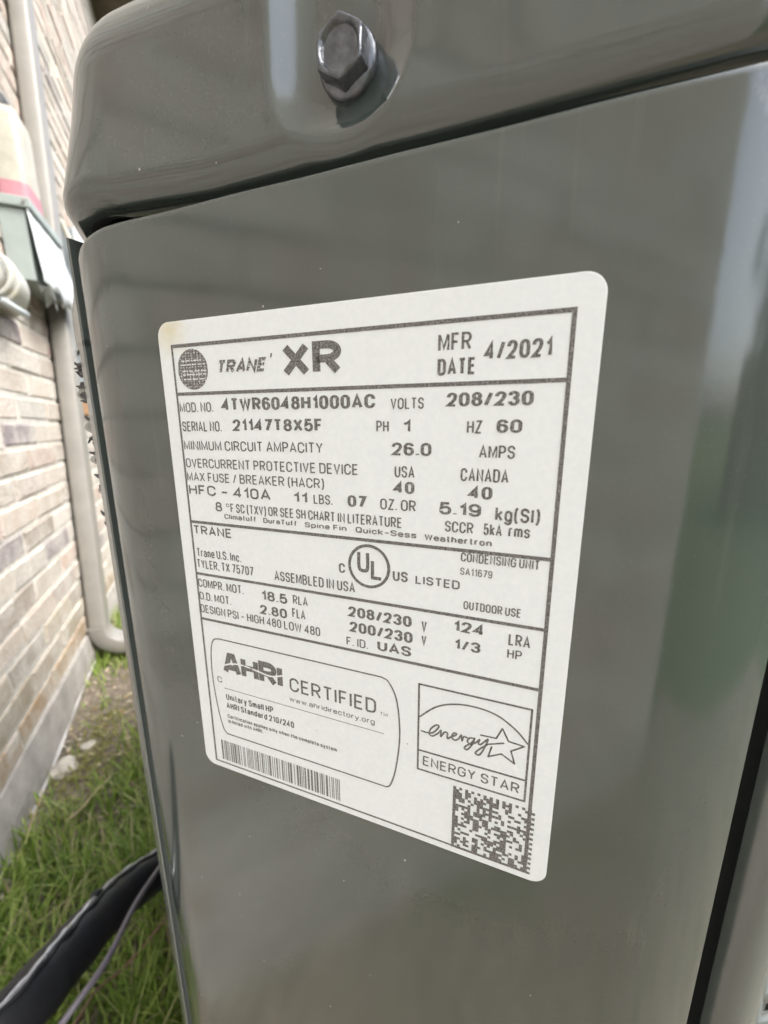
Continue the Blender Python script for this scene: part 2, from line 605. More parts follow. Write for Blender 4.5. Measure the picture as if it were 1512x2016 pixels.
POLY = [(-XS * -1, -XS), (-YS, YS), (XF - CC, YS), (XF, YS + CC), (XF, YF - CC), (XF - CC, YF), (XS + CC, YF), (XS, YF - CC)]
POLY[0] = (XS, -XS)
CAPX = -0.0148                                      # the cap's left flank sits inboard of the panel's
CPOLY = [(CAPX, -CAPX), (-YS, YS), (XF - CC, YS), (XF, YS + CC), (XF, YF - CC), (XF - CC, YF), (CAPX + CC, YF), (CAPX, YF - CC)]
loop = rounded_loop(CPOLY, 0.028, 12, dense=(0, 0.0005))

# top cap: rolled lower lip, upright skirt, rounded shoulder, pressed screw pocket
lip = []
for k in range(9):                                  # rolled lip, seen from below
    a = rad(-178 + 178 * k / 8)
    lip.append((-2.6 + 5.2 * math.cos(a), 28.0 + 5.6 * math.sin(a)))
sect = [(-34.0, 62.0), (-12.0, 56.0), (-8.2, 40.0), (-7.6, 30.0)] + lip
h = 28.8
while h < 50.0:
    sect.append((2.6 - 0.06 * (h - 28), h)); h += 0.6
RS = 20.0
for k in range(1, 25):
    a = rad(90 * k / 24)
    sect.append((1.3 - RS * (1 - math.cos(a)), 50.0 + RS * math.sin(a)))
sect += [(-26.0, 70.4), (-60.0, 71.5), (-150.0, 73.0)]
PX, PH = 45.3, 38.0                                  # screw pocket: mm from the plate's left edge, mm above its top


def pocket(x, h):
    dx = (x - PX)
    dh = (h - PH) if h < PH else max(0.0, h - (PH + 26.0))
    r = math.hypot(dx, dh)
    r0, r1 = 5.4, 13.6
    t = min(1.0, max(0.0, (r - r0) / (r1 - r0)))
    s = 0.45 * t * t * (3 - 2 * t) + 0.55 * (1 - math.cos(t * math.pi / 2))
    rim = 0.18 * math.exp(-((r - 14.0) / 1.6) ** 2)
    return -3.4 * (1 - s) + rim


vs, fs = [], []
for (p, nn) in loop:
    fx = (p.x - p.y) * S * 1000.0                    # mm along the corner face
    on_face = abs(nn.x + S) < 0.02 and abs(nn.y + S) < 0.02
    for (o, h) in sect:
        off = o - 2.6
        lw = max(0.0, (-nn.x - S) / (1 - S)) if p.y < 0.2 else 0.0
        off += 4.0 * lw * max(0.0, min(1.0, (52.0 - h) / 26.0))      # skirt flares towards the left flank
        if on_face and 20 < h < 68: off += pocket(fx, h)
        lift = 2.4 * min(1.0, max(0.0, (16.0 - fx) / 30.0)) if p.y < 0.2 and p.x < 0.1 else 0.0
        hz = h + lift * max(0.0, min(1.0, (44.0 - h) / 16.0))         # lip rises at the left corner
        vs.append((p.x + nn.x * off / 1000, p.y + nn.y * off / 1000, ZL + hz / 1000))
n, m = len(loop), len(sect)
fs = [(i * m + k, ((i + 1) % n) * m + k, ((i + 1) % n) * m + k + 1, i * m + k + 1) for i in range(n) for k in range(m - 1)]
fs.append(tuple(i * m + m - 1 for i in range(n)))
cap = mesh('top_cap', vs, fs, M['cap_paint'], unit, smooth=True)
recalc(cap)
cap.data.materials.append(M['dark'])                 # underside and inner lip blackened: the gap's shade is put into the colour
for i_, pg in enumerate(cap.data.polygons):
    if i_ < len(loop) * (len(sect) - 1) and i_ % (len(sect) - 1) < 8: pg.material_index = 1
cap['label'] = 'rolled grey steel top cap with pressed screw pocket'

# corner panel: flat middle, both flanks rolled back
prof = []
for k in range(13):
    a = rad(33 - 33 * k / 12)
    prof.append((-12 - 34 * math.sin(a), 34 * (1 - math.cos(a)), -math.sin(a), -math.cos(a)))
for k in range(1, 30): prof.append((-12 + 113.5 * k / 30, 0.0, 0.0, -1.0))
for k in range(17):
    a = rad(38 * k / 16)
    prof.append((101.5 + 28 * math.sin(a), 28 * (1 - math.cos(a)), math.sin(a), -math.cos(a)))
TH = 1.5


def panel_top(x):
    t = max(0.0, (-8.0 - x) / 22.0)
    return -21.3 + 3.2 * t * t + 0.05 * math.sin(x * 0.2)


vs, ringlen = [], None
rows = []
for (x, z, nx_, nz_) in prof:
    yt = panel_top(x)
    row = []
    # outer face from the bottom up, rounded top edge, inner face down
    for y in [930.0, 700.0, 500.0, 380.0, 300.0] + [240.0 - 20 * k for k in range(12)] + [5.0, -8.0, yt + 1.2, yt + 0.55]:
        row.append(L(x, y, z))
    row.append(L(x - nx_ * 0.2, yt + 0.22, z - nz_ * 0.2))
    row.append(L(x - nx_ * 0.55, yt, z - nz_ * 0.55))
    row.append(L(x - nx_ * TH, yt, z - nz_ * TH))
    row.append(L(x - nx_ * TH, 930.0, z - nz_ * TH))
    rows.append(row)
m = len(rows[0])
vs = [p for r in rows for p in r]
fs = [(i * m + k, i * m + (k + 1) % m, (i + 1) * m + (k + 1) % m, (i + 1) * m + k) for i in range(len(rows) - 1) for k in range(m)]
fs.append(tuple(range(m)))
fs.append(tuple((len(rows) - 1) * m + k for k in range(m)))
panel = recalc(mesh('corner_panel', vs, fs, M['paint'], unit, smooth=True))
panel.data.set_sharp_from_angle(angle=rad(40))
panel['label'] = 'glossy grey corner service panel carrying the rating plate'

# interior core, coloured black for the shade inside the cabinet, and base
inner = rounded_loop(POLY, 0.028, 6)
vs, fs = [], []
for zz in (0.06, ZL + 0.052):
    for (p, nn) in inner: vs.append((p.x - nn.x * 0.024, p.y - nn.y * 0.024, zz))
n = len(inner)
fs = [(i, (i + 1) % n, n + (i + 1) % n, n + i) for i in range(n)] + [tuple(range(n)), tuple(range(n, 2 * n))]
recalc(mesh('coil_core', vs, fs, M['dark'], unit))
vs = []
for zz, o in ((0.0, 0.0), (0.06, 0.0), (0.065, -0.006)):
    for (p, nn) in inner: vs.append((p.x + nn.x * o, p.y + nn.y * o, zz))
fs = [(j * n + i, j * n + (i + 1) % n, (j + 1) * n + (i + 1) % n, (j + 1) * n + i) for j in range(2) for i in range(n)] + [tuple(range(2 * n, 3 * n))]
recalc(mesh('base_pan', vs, fs, M['paint'], unit))


# louvred flanks: an upright bead beside the corner panel, then a stack of bowed louvres
def extrude_profile(name, pts, y0, y1, mat, fn=None):
    """open strip profile in the plate frame (x, z in mm), extruded from y0 to y1"""
    vs, fs = [], []
    ys = list(np.linspace(y0, y1, 24))
    for (x, z) in pts:
        for y in ys:
            xx, zz = fn(x, y, z) if fn else (x, z)
            vs.append(L(xx, y, zz))
    k = len(ys)
    for i in range(len(pts) - 1):
        for j in range(k - 1): fs.append((i * k + j, i * k + j + 1, (i + 1) * k + j + 1, (i + 1) * k + j))
    o = mesh(name, vs, fs, mat, unit, smooth=True)
    o.data.set_sharp_from_angle(angle=rad(24))
    return o


M['side_paint'] = m_paint('grey_enamel_side', (0.11, 0.125, 0.115), 0.20, specks=False)


def left_pt(along, out):
    """mm back along the left flank from its corner, mm outward"""
    bx, bz = -27.4 - 0.0, 0.0
    return (bx - along * S - out * S, bz + along * S - out * S)


def right_pt(along, out):
    bx, bz = 113.0, 0.0
    return (bx + along * S + out * S, bz + along * S - out * S)


# left flank: narrow rim beside the panel, solid band under the cap, then fine louvres
rim = [(-32.2, 16.0), (-33.0, 7.5), (-33.2, 6.0), (-33.8, 5.8), (-39.8, 8.7), (-40.2, 9.6), (-39.4, 22.0)]
extrude_profile('flank_rim', rim, 0.0, 930.0, M['side_paint'])
band = [(-32.2, 16.0), (-33.0, 7.5), (-33.2, 6.0), (-33.8, 5.8), (-40.6, 9.1), (-45.0, 11.6), (-47.6, 14.4), (-48.8, 18.0), (-60.0, 29.2), (-300.0, 269.2)]


def tuck(x, y, z):
    """the band draws in towards the cap"""
    if x > -34.0: return x, z
    k = min(1.0, max(0.0, (y + 23.0) / 17.0))
    k = k * k * (3 - 2 * k)
    d = (1 - k) * min(3.0, (-34.0 - x) * 0.4 + 0.3) * S
    return x + d, z + d


extrude_profile('flank_band', band, -24.0, 1.5, M['side_paint'], tuck)
cols = []
for k in range(11):
    a = rad(90 * k / 10)
    cols.append(right_pt(49.5 - 8.0 * math.cos(a), -9.2 + 8.0 * math.sin(a)))
cols += [right_pt(53, -1.4), right_pt(55.5, -1.6), right_pt(56.5, -2.6), right_pt(57, -8), right_pt(57, -24)]
extrude_profile('flank_rim', cols, 0.0, 930.0, M['side_paint'])
extrude_profile('flank_band', cols[:-4] + [right_pt(80, -1.4), right_pt(400, -1.4)], -17.0, -0.5, M['side_paint'])


def louver(side, length, out, bow=7.5):
    """one bowed louvre bar at the flank's start, centred on y = 0 (plate frame), as a mesh"""
    secs, N = [], 26
    for i in range(N + 1):
        t = i / N
        if side == 'L':
            s_ = 60.0 * t ** 2.2                       # crowd sections near the corner
            e = min(1.0, s_ / 9.0) ** 0.6
            x, z = -38.6 - s_ * 0.78 - bow * math.sin(min(1.0, s_ / 11.0) * math.pi / 2), 8.6 + s_ * 0.70
            nxo, nzo = -S, -S
        else:
            s_ = 60.0 * t ** 1.8
            e = min(1.0, s_ / 7.0) ** 0.6
            bx, bz = right_pt(49.5 + s_, -3.0 + out * e)
            x, z = bx, bz
            nxo, nzo = S, -S
        hgt = (0.9 if side == 'L' else 1.3) + (0.7 if side == 'L' else 3.0) * e
        ring = []
        for (dy, do) in ((-hgt, -1.5), (-hgt * 0.5, -0.3), (0, 0), (hgt * 0.5, -0.4), (hgt, -1.8), (hgt * 0.8, -2.8), (0, -1.6), (-hgt * 0.8, -2.6)):
            ring.append(L(x + nxo * do, dy + (3.0 * (1 - e)) * (-1 if side == 'L' else 0.3), z + nzo * do) - L(0, 0, 0))
        secs.append(ring)
    if length:
        ext = Vector((0, length, 0)) if side == 'L' else Vector((length, 0, 0))
        secs.append([p + ext for p in secs[-1]])
    vs, fs = loft(secs)
    me = bpy.data.meshes.new('louver')
    me.from_pydata([tuple(v) for v in vs], [], fs)
    bm = bmesh.new(); bm.from_mesh(me); bmesh.ops.recalc_face_normals(bm, faces=bm.faces); bm.to_mesh(me); bm.free()
    for p in me.polygons: p.use_smooth = True
    me.materials.append(M['side_paint'])
    return me


for side, ln, out in (('L', 0.72, 4.0), ('R', 0.66, 4.5)):
    me = louver(side, ln, out, 1.5)
    bowed = [louver('L', ln, out, b_) for b_ in (8.0, 7.0, 6.6, 5.2, 4.0, 2.6)] if side == 'L' else []
    pitch = 9.9 if side == 'L' else 11.0
    for k in range(int(915 / pitch)):
        o = bpy.data.objects.new('louver', bowed[k] if k < len(bowed) else me)
        o.location = L(0, (13.0 if side == 'L' else 8.0) + pitch * k, 0) - ROOT
        o.parent = unit
        col.objects.link(o)

# ragged spine fins of the coil poking out between the topmost louvres
rf = random.Random(14)
vs, fs = [], []
for k in range(46):
    y = rf.uniform(1.0, 52.0)
    reach = (9.0 - 0.10 * y) * rf.uniform(0.45, 1.0)
    x0_, z0_ = -39.0, rf.uniform(9.5, 12.0)
    pts = [L(x0_ - reach * t * 1.05, y + rf.uniform(-1.2, 1.2) * t, z0_ + reach * t * 0.08) for t in (0, 0.35, 0.7, 1.0)]
    v, f = tube_vf(pts, [0.0007, 0.0006, 0.0005, 0.0002], 5)
    o_ = len(vs)
    vs += v; fs += [tuple(q + o_ for q in ff_) for ff_ in f]
fins = mesh('spine_fins', vs, fs, M['coil'], unit)
fins['kind'] = 'stuff'

# hexagon flange screw in the pocket
M['screw'] = m_plain('plated_screw', (0.15, 0.16, 0.175), 0.20, 0.45, 420.0, bump=(900, 0.25, 0.0006), metal=0.6)
SX, SY, SZ = 46.3, -37.7, 3.3
screw = empty('screw', L(SX, SY, SZ) - ROOT)
screw.parent = unit
screw['label'] = 'hexagon flange screw with a dished head'


def turned(name, rings, mat, nseg, rot=0.0, flat=False):
    """rings: (radius, z toward the viewer in mm); hexagons when nseg == 6"""
    vs, fs = [], []
    for (r, z) in rings:
        for k in range(nseg):
            a = rot + 2 * math.pi * k / nseg
            vs.append(L(SX + r * math.cos(a), SY + r * math.sin(a), SZ - z))
    for i in range(len(rings) - 1):
        for k in range(nseg):
            k2 = (k + 1) % nseg
            fs.append((i * nseg + k, i * nseg + k2, (i + 1) * nseg + k2, (i + 1) * nseg + k))
    fs.append(tuple((len(rings) - 1) * nseg + k for k in range(nseg)))
    ob = recalc(mesh(name, vs, fs, mat, screw, smooth=not flat))
    return ob


fl = turned('flange', [(5.2, -0.6), (5.35, 0.1), (5.25, 0.45), (4.9, 0.75), (4.3, 1.05), (3.6, 1.2)], M['screw'], 48)
# hex head: outline morphs from a hexagon at the sides to the round dished top
vs, fs = [], []
NS = 72
rings = []


def hexr(a, rc, k):
    """radius of a hexagon of corner radius rc, k=1 sharp .. 0 round"""
    b = (a - rad(32)) % rad(60) - rad(30)
    hx = rc * math.cos(rad(30)) / math.cos(b)
    return hx * k + rc * math.cos(rad(30)) * 0.985 * (1 - k)


spec = [(4.75, 0.8, 1.0), (4.72, 3.0, 1.0), (4.68, 3.35, 1.0), (4.55, 3.65, 0.97), (4.38, 3.78, 0.85), (4.2, 3.8, 0.62), (4.02, 3.68, 0.3), (3.85, 3.35, 0.06), (3.6, 3.0, 0.0), (3.0, 2.82, 0.0), (1.8, 2.9, 0.0), (0.8, 3.0, 0.0)]
for (rc, z, k) in spec:
    for i in range(NS):
        a = 2 * math.pi * i / NS
        r = hexr(a, rc, k)
        vs.append(L(SX + r * math.cos(a), SY + r * math.sin(a), SZ - z))
for j in range(len(spec) - 1):
    for i in range(NS):
        i2 = (i + 1) % NS
        fs.append((j * NS + i, j * NS + i2, (j + 1) * NS + i2, (j + 1) * NS + i))
fs.append(tuple((len(spec) - 1) * NS + i for i in range(NS)))
hd = recalc(mesh('hex_head', vs, fs, M['screw'], screw, smooth=True))
hd.data.set_sharp_from_angle(angle=rad(32))

# ------------------------------------------------------------------ rating plate (sticker) with its print
STAIN = tuple(L(3.2, 1.6, 0) - ROOT)
M['label'] = label_white()
M['ink'] = ink('print_ink')
M['ink_fine'] = ink('print_ink_faded', base=0.10)
M['ink_dots'] = ink('print_ink_halftone', halftone=1700.0, base=0.06)
LW, LH = 88.9, 114.6
pts = []
for (cx_, cy_, a0) in ((LW - 3.2, LH - 3.2, 0), (3.2, LH - 3.2, 90), (3.2, 3.2, 180), (LW - 3.2, 3.2, 270)):
    for k in range(9):
        a = rad(a0 + 90 * k / 8)
        pts.append((cx_ + 3.2 * math.cos(a), cy_ + 3.2 * math.sin(a)))
n = len(pts)
vs = [L(x, y, -0.02) for x, y in pts] + [L(x, y, -0.13) for x, y in pts] + [L(44.45 + (x - 44.45) * 0.9985, 57.3 + (y - 57.3) * 0.9985, -0.16) for x, y in pts]
fs = [(i, (i + 1) % n, n + (i + 1) % n, n + i) for i in range(n)] + [(n + i, n + (i + 1) % n, 2 * n + (i + 1) % n, 2 * n + i) for i in range(n)] + [tuple(range(2 * n, 3 * n))]
plate = recalc(mesh('rating_plate', vs, fs, M['label'], unit))
plate['label'] = 'white printed rating sticker with rounded corners'
ZI = -0.20


def flat(name, polys, mat=None, z=ZI):
    """flat print: list of polygons (mm on the plate)"""
    vs, fs = [], []
    for P in polys:
        o = len(vs)
        vs += [L(x, y, z) for x, y in P]
        fs.append(tuple(range(o, o + len(P))))
    ob = mesh(name, vs, fs, mat or M['ink'], plate)
    return ob


def rect(x0, y0, x1, y1): return [(x0, y0), (x1, y0), (x1, y1), (x0, y1)]


def stroke(pts, w, closed=False):
    """polyline drawn with a pen of width w -> quads"""
    out = []
    P = list(pts) + ([pts[0]] if closed else [])
    for a, b in zip(P[:-1], P[1:]):
        dx, dy = b[0] - a[0], b[1] - a[1]
        l = math.hypot(dx, dy) or 1e-6
        ux, uy = dx / l * w * 0.35, dy / l * w * 0.35
        nx_, ny_ = -dy / l * w / 2, dx / l * w / 2
        out.append([(a[0] - ux + nx_, a[1] - uy + ny_), (b[0] + ux + nx_, b[1] + uy + ny_), (b[0] + ux - nx_, b[1] + uy - ny_), (a[0] - ux - nx_, a[1] - uy - ny_)])
    return out


def strokes(name, lines, w, mat=None, z=ZI, closed=False):
    """each segment gets a hair of height so that overlapping pen strokes never share a plane"""
    vs, fs = [], []
    i = 0
    for ln in lines:
        for q in stroke(ln, w, closed):
            o = len(vs)
            vs += [L(x, y, z - 0.002 * (i % 5)) for x, y in q]
            fs.append((o, o + 1, o + 2, o + 3))
            i += 1
    return mesh(name, vs, fs, mat or M['ink'], plate)


def smooth2(pts, m=6): return [(p.x, p.y) for p in spline([Vector((x, y, 0)) for x, y in pts], m)]


# ruled frame
w = 0.72
flat('ruled_frame', [rect(3.5, 4.72, 85.1, 5.45), rect(3.5, 5.46, 4.05, 113.0), rect(84.4, 5.46, 85.1, 113.0),
                     rect(4.06, 14.85, 84.39, 15.55), rect(4.06, 44.4, 84.39, 45.08), rect(4.06, 57.65, 84.39, 58.3), rect(4.06, 69.8, 84.39, 70.45), rect(4.06, 112.55, 84.39, 112.98)])
TEXTS = [
    ('TRANE', 15.46, 11.36, 28.91, 2.74, 3), ('XR', 32.25, 12.66, 45.37, 6.21, 3), ('MFR', 63.82, 9.83, 69.48, 2.88, 0),
    ('DATE', 63.8, 13.75, 70.34, 2.76, 1), ('4/2021', 71.62, 11.62, 82.02, 2.87, 1), ('MOD. NO.', 4.2, 19.19, 13.84, 2.14, 0),
    ('4TWR6048H1000AC', 16.19, 19.0, 52.17, 2.6, 2), ('VOLTS', 55.18, 19.25, 61.5, 2.0, 0), ('208/230', 65.55, 18.96, 79.82, 2.34, 2),
    ('SERIAL NO.', 4.38, 23.43, 15.7, 2.26, 0), ('21147T8X5F', 18.79, 23.3, 40.98, 2.49, 2), ('PH', 52.34, 23.36, 54.84, 2.1, 0),
    ('1', 57.55, 23.4, 59.03, 2.23, 2), ('HZ', 69.25, 23.53, 71.83, 2.23, 0), ('60', 74.23, 23.39, 78.35, 2.22, 2),
    ('MINIMUM CIRCUIT AMPACITY', 4.27, 27.63, 40.76, 2.17, 0), ('26.0', 55.42, 27.62, 63.04, 2.39, 2), ('AMPS', 71.5, 27.72, 77.5, 2.24, 0),
    ('OVERCURRENT PROTECTIVE DEVICE', 4.26, 31.67, 48.44, 2.15, 0), ('USA', 55.99, 31.76, 59.95, 2.22, 0), ('CANADA', 68.46, 31.89, 76.71, 2.35, 0),
    ('MAX FUSE / BREAKER (HACR)', 4.18, 34.81, 40.74, 2.11, 0), ('40', 55.8, 34.8, 59.94, 2.32, 2), ('40', 70.02, 34.96, 74.16, 2.3, 2),
    ('HFC - 410A', 4.32, 38.09, 27.46, 2.43, 1), ('11', 33.19, 38.05, 36.64, 2.17, 2), ('LBS.', 38.13, 38.06, 42.57, 2.04, 0),
    ('07', 45.99, 38.11, 50.09, 2.37, 2), ('OZ. OR', 53.02, 38.16, 60.26, 2.19, 0), ('5.19', 64.77, 38.22, 72.36, 2.35, 2),
    ('kg(SI)', 74.84, 38.69, 82.22, 2.63, 1), ('8', 11.88, 41.62, 13.76, 2.23, 1), ('F SC (TXV) OR SEE SH CHART IN LITERATURE', 16.2, 41.6, 57.52, 2.1, 0),
    ('SCCR', 65.92, 41.46, 71.13, 2.11, 0), ('5kA', 72.94, 41.44, 76.16, 2.17, 0), ('rms', 77.24, 41.35, 80.82, 2.2, 0),
    ('Climatuff', 14.23, 43.27, 23.18, 1.24, 2), ('DuraTuff', 25.06, 43.31, 33.8, 1.19, 2), ('Spine Fin', 35.72, 43.33, 45.63, 1.18, 2),
    ('Quick-Sess', 47.63, 43.37, 60.48, 1.24, 2), ('Weathertron', 62.02, 43.5, 74.54, 1.25, 2), ('TRANE', 4.37, 47.8, 15.89, 2.25, 1),
    ('Trane U.S. Inc.', 4.64, 53.44, 18.03, 2.16, 0), ('TYLER, TX 75707', 4.33, 56.4, 21.31, 2.23, 0), ('ASSEMBLED IN USA', 27.07, 56.55, 47.26, 2.34, 0),
    ('C', 43.59, 52.5, 45.05, 2.15, 1), ('US', 55.65, 52.62, 58.81, 2.19, 1), ('LISTED', 60.38, 52.58, 69.1, 1.77, 1),
    ('CONDENSING UNIT', 69.1, 46.9, 82.83, 1.78, 0), ('SA11679', 69.06, 49.54, 74.93, 1.48, 0), ('OUTDOOR USE', 69.94, 56.36, 80.37, 1.71, 0),
    ('COMPR. MOT.', 4.04, 61.51, 17.97, 2.24, 0), ('18.5', 23.08, 62.01, 30.2, 2.44, 2), ('RLA', 31.69, 61.62, 35.57, 2.2, 0),
    ('O.D. MOT.', 4.04, 64.92, 13.93, 2.16, 0), ('2.80', 22.38, 65.65, 29.9, 2.39, 2), ('FLA', 31.3, 65.0, 34.79, 2.31, 0),
    ('DESIGN PSI - HIGH 480 LOW 480', 3.94, 68.4, 38.44, 2.2, 0), ('208/230', 45.54, 62.17, 59.72, 2.41, 2), ('V', 61.76, 62.66, 62.87, 2.41, 0),
    ('200/230', 45.78, 65.7, 59.96, 2.45, 2), ('V', 61.81, 65.63, 62.87, 2.24, 0), ('F. ID.', 44.94, 69.08, 50.03, 2.02, 0),
    ('UAS', 52.2, 68.84, 59.71, 2.28, 2), ('124', 68.11, 61.25, 74.09, 2.27, 2), ('LRA', 78.49, 62.13, 82.34, 2.38, 0),
    ('1/3', 68.43, 65.03, 73.52, 2.19, 2), ('HP', 78.42, 64.84, 81.05, 1.95, 0), ('AHRI', 9.4, 84.6, 27.5, 6.3, 4),
    ('C', 7.06, 87.58, 8.65, 1.71, 0), ('CERTIFIED', 29.43, 84.53, 51.82, 3.69, 0.5), ('TM', 52.65, 84.52, 54.48, 0.82, 0),
    ('www.ahridirectory.org', 29.14, 87.45, 51.45, 1.4, 0), ('Unitary Small HP', 9.38, 92.3, 24.12, 1.86, 1), ('AHRI Standard 210/240', 9.27, 94.84, 30.04, 1.78, 1),
    ('Certification applies only when the complete system', 9.28, 97.8, 41.67, 1.15, 1), ('is listed with AHRI.', 9.27, 99.3, 20.47, 1.15, 1), ('ENERGY STAR', 62.63, 94.16, 82.47, 2.4, 0.5),
]


# monoline gothic lettering: glyph = (ink width, polylines); third item 1 = rounded corner; closed polylines repeat nothing
_O = [(0, 0, 1), (1, 0, 1), (1, 1, 1), (0, 1, 1), 'z']
_o = [(0, 0, 1), (1, 0, 1), (1, .72, 1), (0, .72, 1), 'z']
_6 = [(.96, .78), (.96, 1, 1), (0, 1, 1), (0, 0, 1), (1, 0, 1), (1, .6, 1), (0, .6, 1), (0, .45)]
_S = [(1, .74), (1, 1, 1), (0, 1, 1), (0, .52, 1), (1, .52, 1), (1, 0, 1), (0, 0, 1), (0, .26)]
GLYPH = {
    'A': (.62, [[(0, 0), (.5, 1), (1, 0)], [(.17, .3), (.83, .3)]]),
    'B': (.55, [[(0, .53), (0, 1), (.92, 1, 1), (.92, .53, 1), (0, .53), (0, 0), (1, 0, 1), (1, .53, 1), (.6, .53)]]),
    'C': (.58, [[(1, .68), (1, 1, 1), (0, 1, 1), (0, 0, 1), (1, 0, 1), (1, .32)]]),
    'D': (.57, [[(0, 0), (0, 1), (1, 1, 1), (1, 0, 1), (0, 0)]]),
    'E': (.48, [[(1, 1), (0, 1), (0, 0), (1, 0)], [(0, .52), (.9, .52)]]),
    'F': (.46, [[(1, 1), (0, 1), (0, 0)], [(0, .5), (.85, .5)]]),
    'G': (.6, [[(1, .7), (1, 1, 1), (0, 1, 1), (0, 0, 1), (1, 0, 1), (1, .48), (.55, .48)]]),
    'H': (.56, [[(0, 0), (0, 1)], [(1, 0), (1, 1)], [(0, .52), (1, .52)]]),
    'I': (0, [[(0, 0), (0, 1)]]),
    'J': (.42, [[(1, 1), (1, 0, 1), (0, 0, 1), (0, .3)]]),
    'K': (.58, [[(0, 0), (0, 1)], [(1, 1), (0, .38)], [(.32, .6), (1, 0)]]),
    'L': (.46, [[(0, 1), (0, 0), (1, 0)]]),
    'M': (.68, [[(0, 0), (0, 1), (.5, .12), (1, 1), (1, 0)]]),
    'N': (.57, [[(0, 0), (0, 1), (1, 0), (1, 1)]]),
    'O': (.6, [_O]), '0': (.5, [_O]),
    'P': (.53, [[(0, 0), (0, 1), (1, 1, 1), (1, .46, 1), (0, .46)]]),
    'Q': (.6, [_O, [(.6, .25), (1, -.05)]]),
    'R': (.56, [[(0, 0), (0, 1), (1, 1, 1), (1, .48, 1), (0, .48)], [(.5, .48), (1, 0)]]),
    'S': (.54, [_S]),
    'T': (.54, [[(0, 1), (1, 1)], [(.5, 1), (.5, 0)]]),
    'U': (.56, [[(0, 1), (0, 0, 1), (1, 0, 1), (1, 1)]]),
    'V': (.58, [[(0, 1), (.5, 0), (1, 1)]]),
    'W': (.86, [[(0, 1), (.25, 0), (.5, .95), (.75, 0), (1, 1)]]),
    'X': (.58, [[(0, 0), (1, 1)], [(0, 1), (1, 0)]]),
    'Y': (.58, [[(0, 1), (.5, .45), (1, 1)], [(.5, .45), (.5, 0)]]),
    'Z': (.52, [[(0, 1), (1, 1), (0, 0), (1, 0)]]),
    '1': (.24, [[(0, .74), (.6, .80), (1, 1), (1, 0)]]),
    '2': (.5, [[(0, .70), (0, 1, 1), (1, 1, 1), (1, .55, 1), (.03, 0), (1, 0)]]),
    '3': (.5, [[(0, .76), (0, 1, 1), (.96, 1, 1), (.96, .53, 1), (.38, .53)], [(.5, .53), (1, .53, 1), (1, 0, 1), (0, 0, 1), (0, .25)]]),
    '4': (.54, [[(.74, 0), (.74, 1), (0, .27), (1, .27)]]),
    '5': (.5, [[(.93, 1), (.13, 1), (.05, .5), (.3, .63, 1), (1, .63, 1), (1, 0, 1), (0, 0, 1), (0, .25)]]),
    '6': (.5, [_6]), '9': (.5, [[((1 - p[0]), (1 - p[1])) + tuple(p[2:]) for p in _6]]),
    '7': (.5, [[(0, 1), (1, 1), (.3, 0)]]),
    '8': (.5, [[(.06, .54, 1), (.94, .54, 1), (.94, 1, 1), (.06, 1, 1), 'z'], [(0, 0, 1), (1, 0, 1), (1, .54, 1), (0, .54, 1), 'z']]),
    '/': (.34, [[(0, 0), (1, 1)]]), '-': (.42, [[(0, .42), (1, .42)]]), '.': (0, [[(0, -.02), (0, .09)]]), ',': (0, [[(0, .08), (0, -.12)]]),
    '(': (.16, [[(1, 1.08), (0, .85, 1), (0, .05, 1), (1, -.18)]]), ')': (.16, [[(0, 1.08), (1, .85, 1), (1, .05, 1), (0, -.18)]]),
    'a': (.46, [[(.05, .55), (.05, .72, 1), (1, .72, 1), (1, 0)], [(1, .42), (0, .42, 1), (0, 0, 1), (1, 0, 1), (1, .15)]]),
    'c': (.44, [[(1, .5), (1, .72, 1), (0, .72, 1), (0, 0, 1), (1, 0, 1), (1, .22)]]),
    'd': (.46, [[(1, 0), (1, 1)], _o]),
    'e': (.46, [[(0, .37), (1, .37), (1, .72, 1), (0, .72, 1), (0, 0, 1), (1, 0, 1), (1, .17)]]),
    'f': (.28, [[(.35, 0), (.35, 1, 1), (1, 1)], [(0, .7), (.95, .7)]]),
    'g': (.46, [_o, [(1, .72), (1, -.27, 1), (0, -.27, 1), (0, -.12)]]),
    'h': (.44, [[(0, 0), (0, 1)], [(0, .45), (0, .72, 1), (1, .72, 1), (1, 0)]]),
    'i': (0, [[(0, 0), (0, .72)], [(0, .9), (0, 1)]]),
    'k': (.44, [[(0, 0), (0, 1)], [(1, .72), (0, .25)], [(.35, .42), (1, 0)]]),
    'l': (0, [[(0, 0), (0, 1)]]),
    'm': (.72, [[(0, 0), (0, .72)], [(0, .45), (0, .72, 1), (.5, .72, 1), (.5, 0)], [(.5, .45), (.5, .72, 1), (1, .72, 1), (1, 0)]]),
    'n': (.44, [[(0, 0), (0, .72)], [(0, .45), (0, .72, 1), (1, .72, 1), (1, 0)]]),
    'o': (.46, [_o]),
    'p': (.46, [[(0, .72), (0, -.28)], _o]),
    'r': (.26, [[(0, 0), (0, .72)], [(0, .42), (0, .72, 1), (1, .72)]]),
    's': (.42, [[(p[0], p[1] * .72) + tuple(p[2:]) for p in _S]]),
    't': (.26, [[(.4, 1), (.4, 0, 1), (1, 0)], [(0, .72), (1, .72)]]),
    'u': (.44, [[(0, .72), (0, 0, 1), (1, 0, 1), (1, .25)], [(1, .72), (1, 0)]]),
    'w': (.7, [[(0, .72), (.25, 0), (.5, .68), (.75, 0), (1, .72)]]),
    'y': (.46, [[(0, .72), (.5, 0)], [(1, .72), (.5, 0), (.3, -.27), (0, -.27)]]),
}


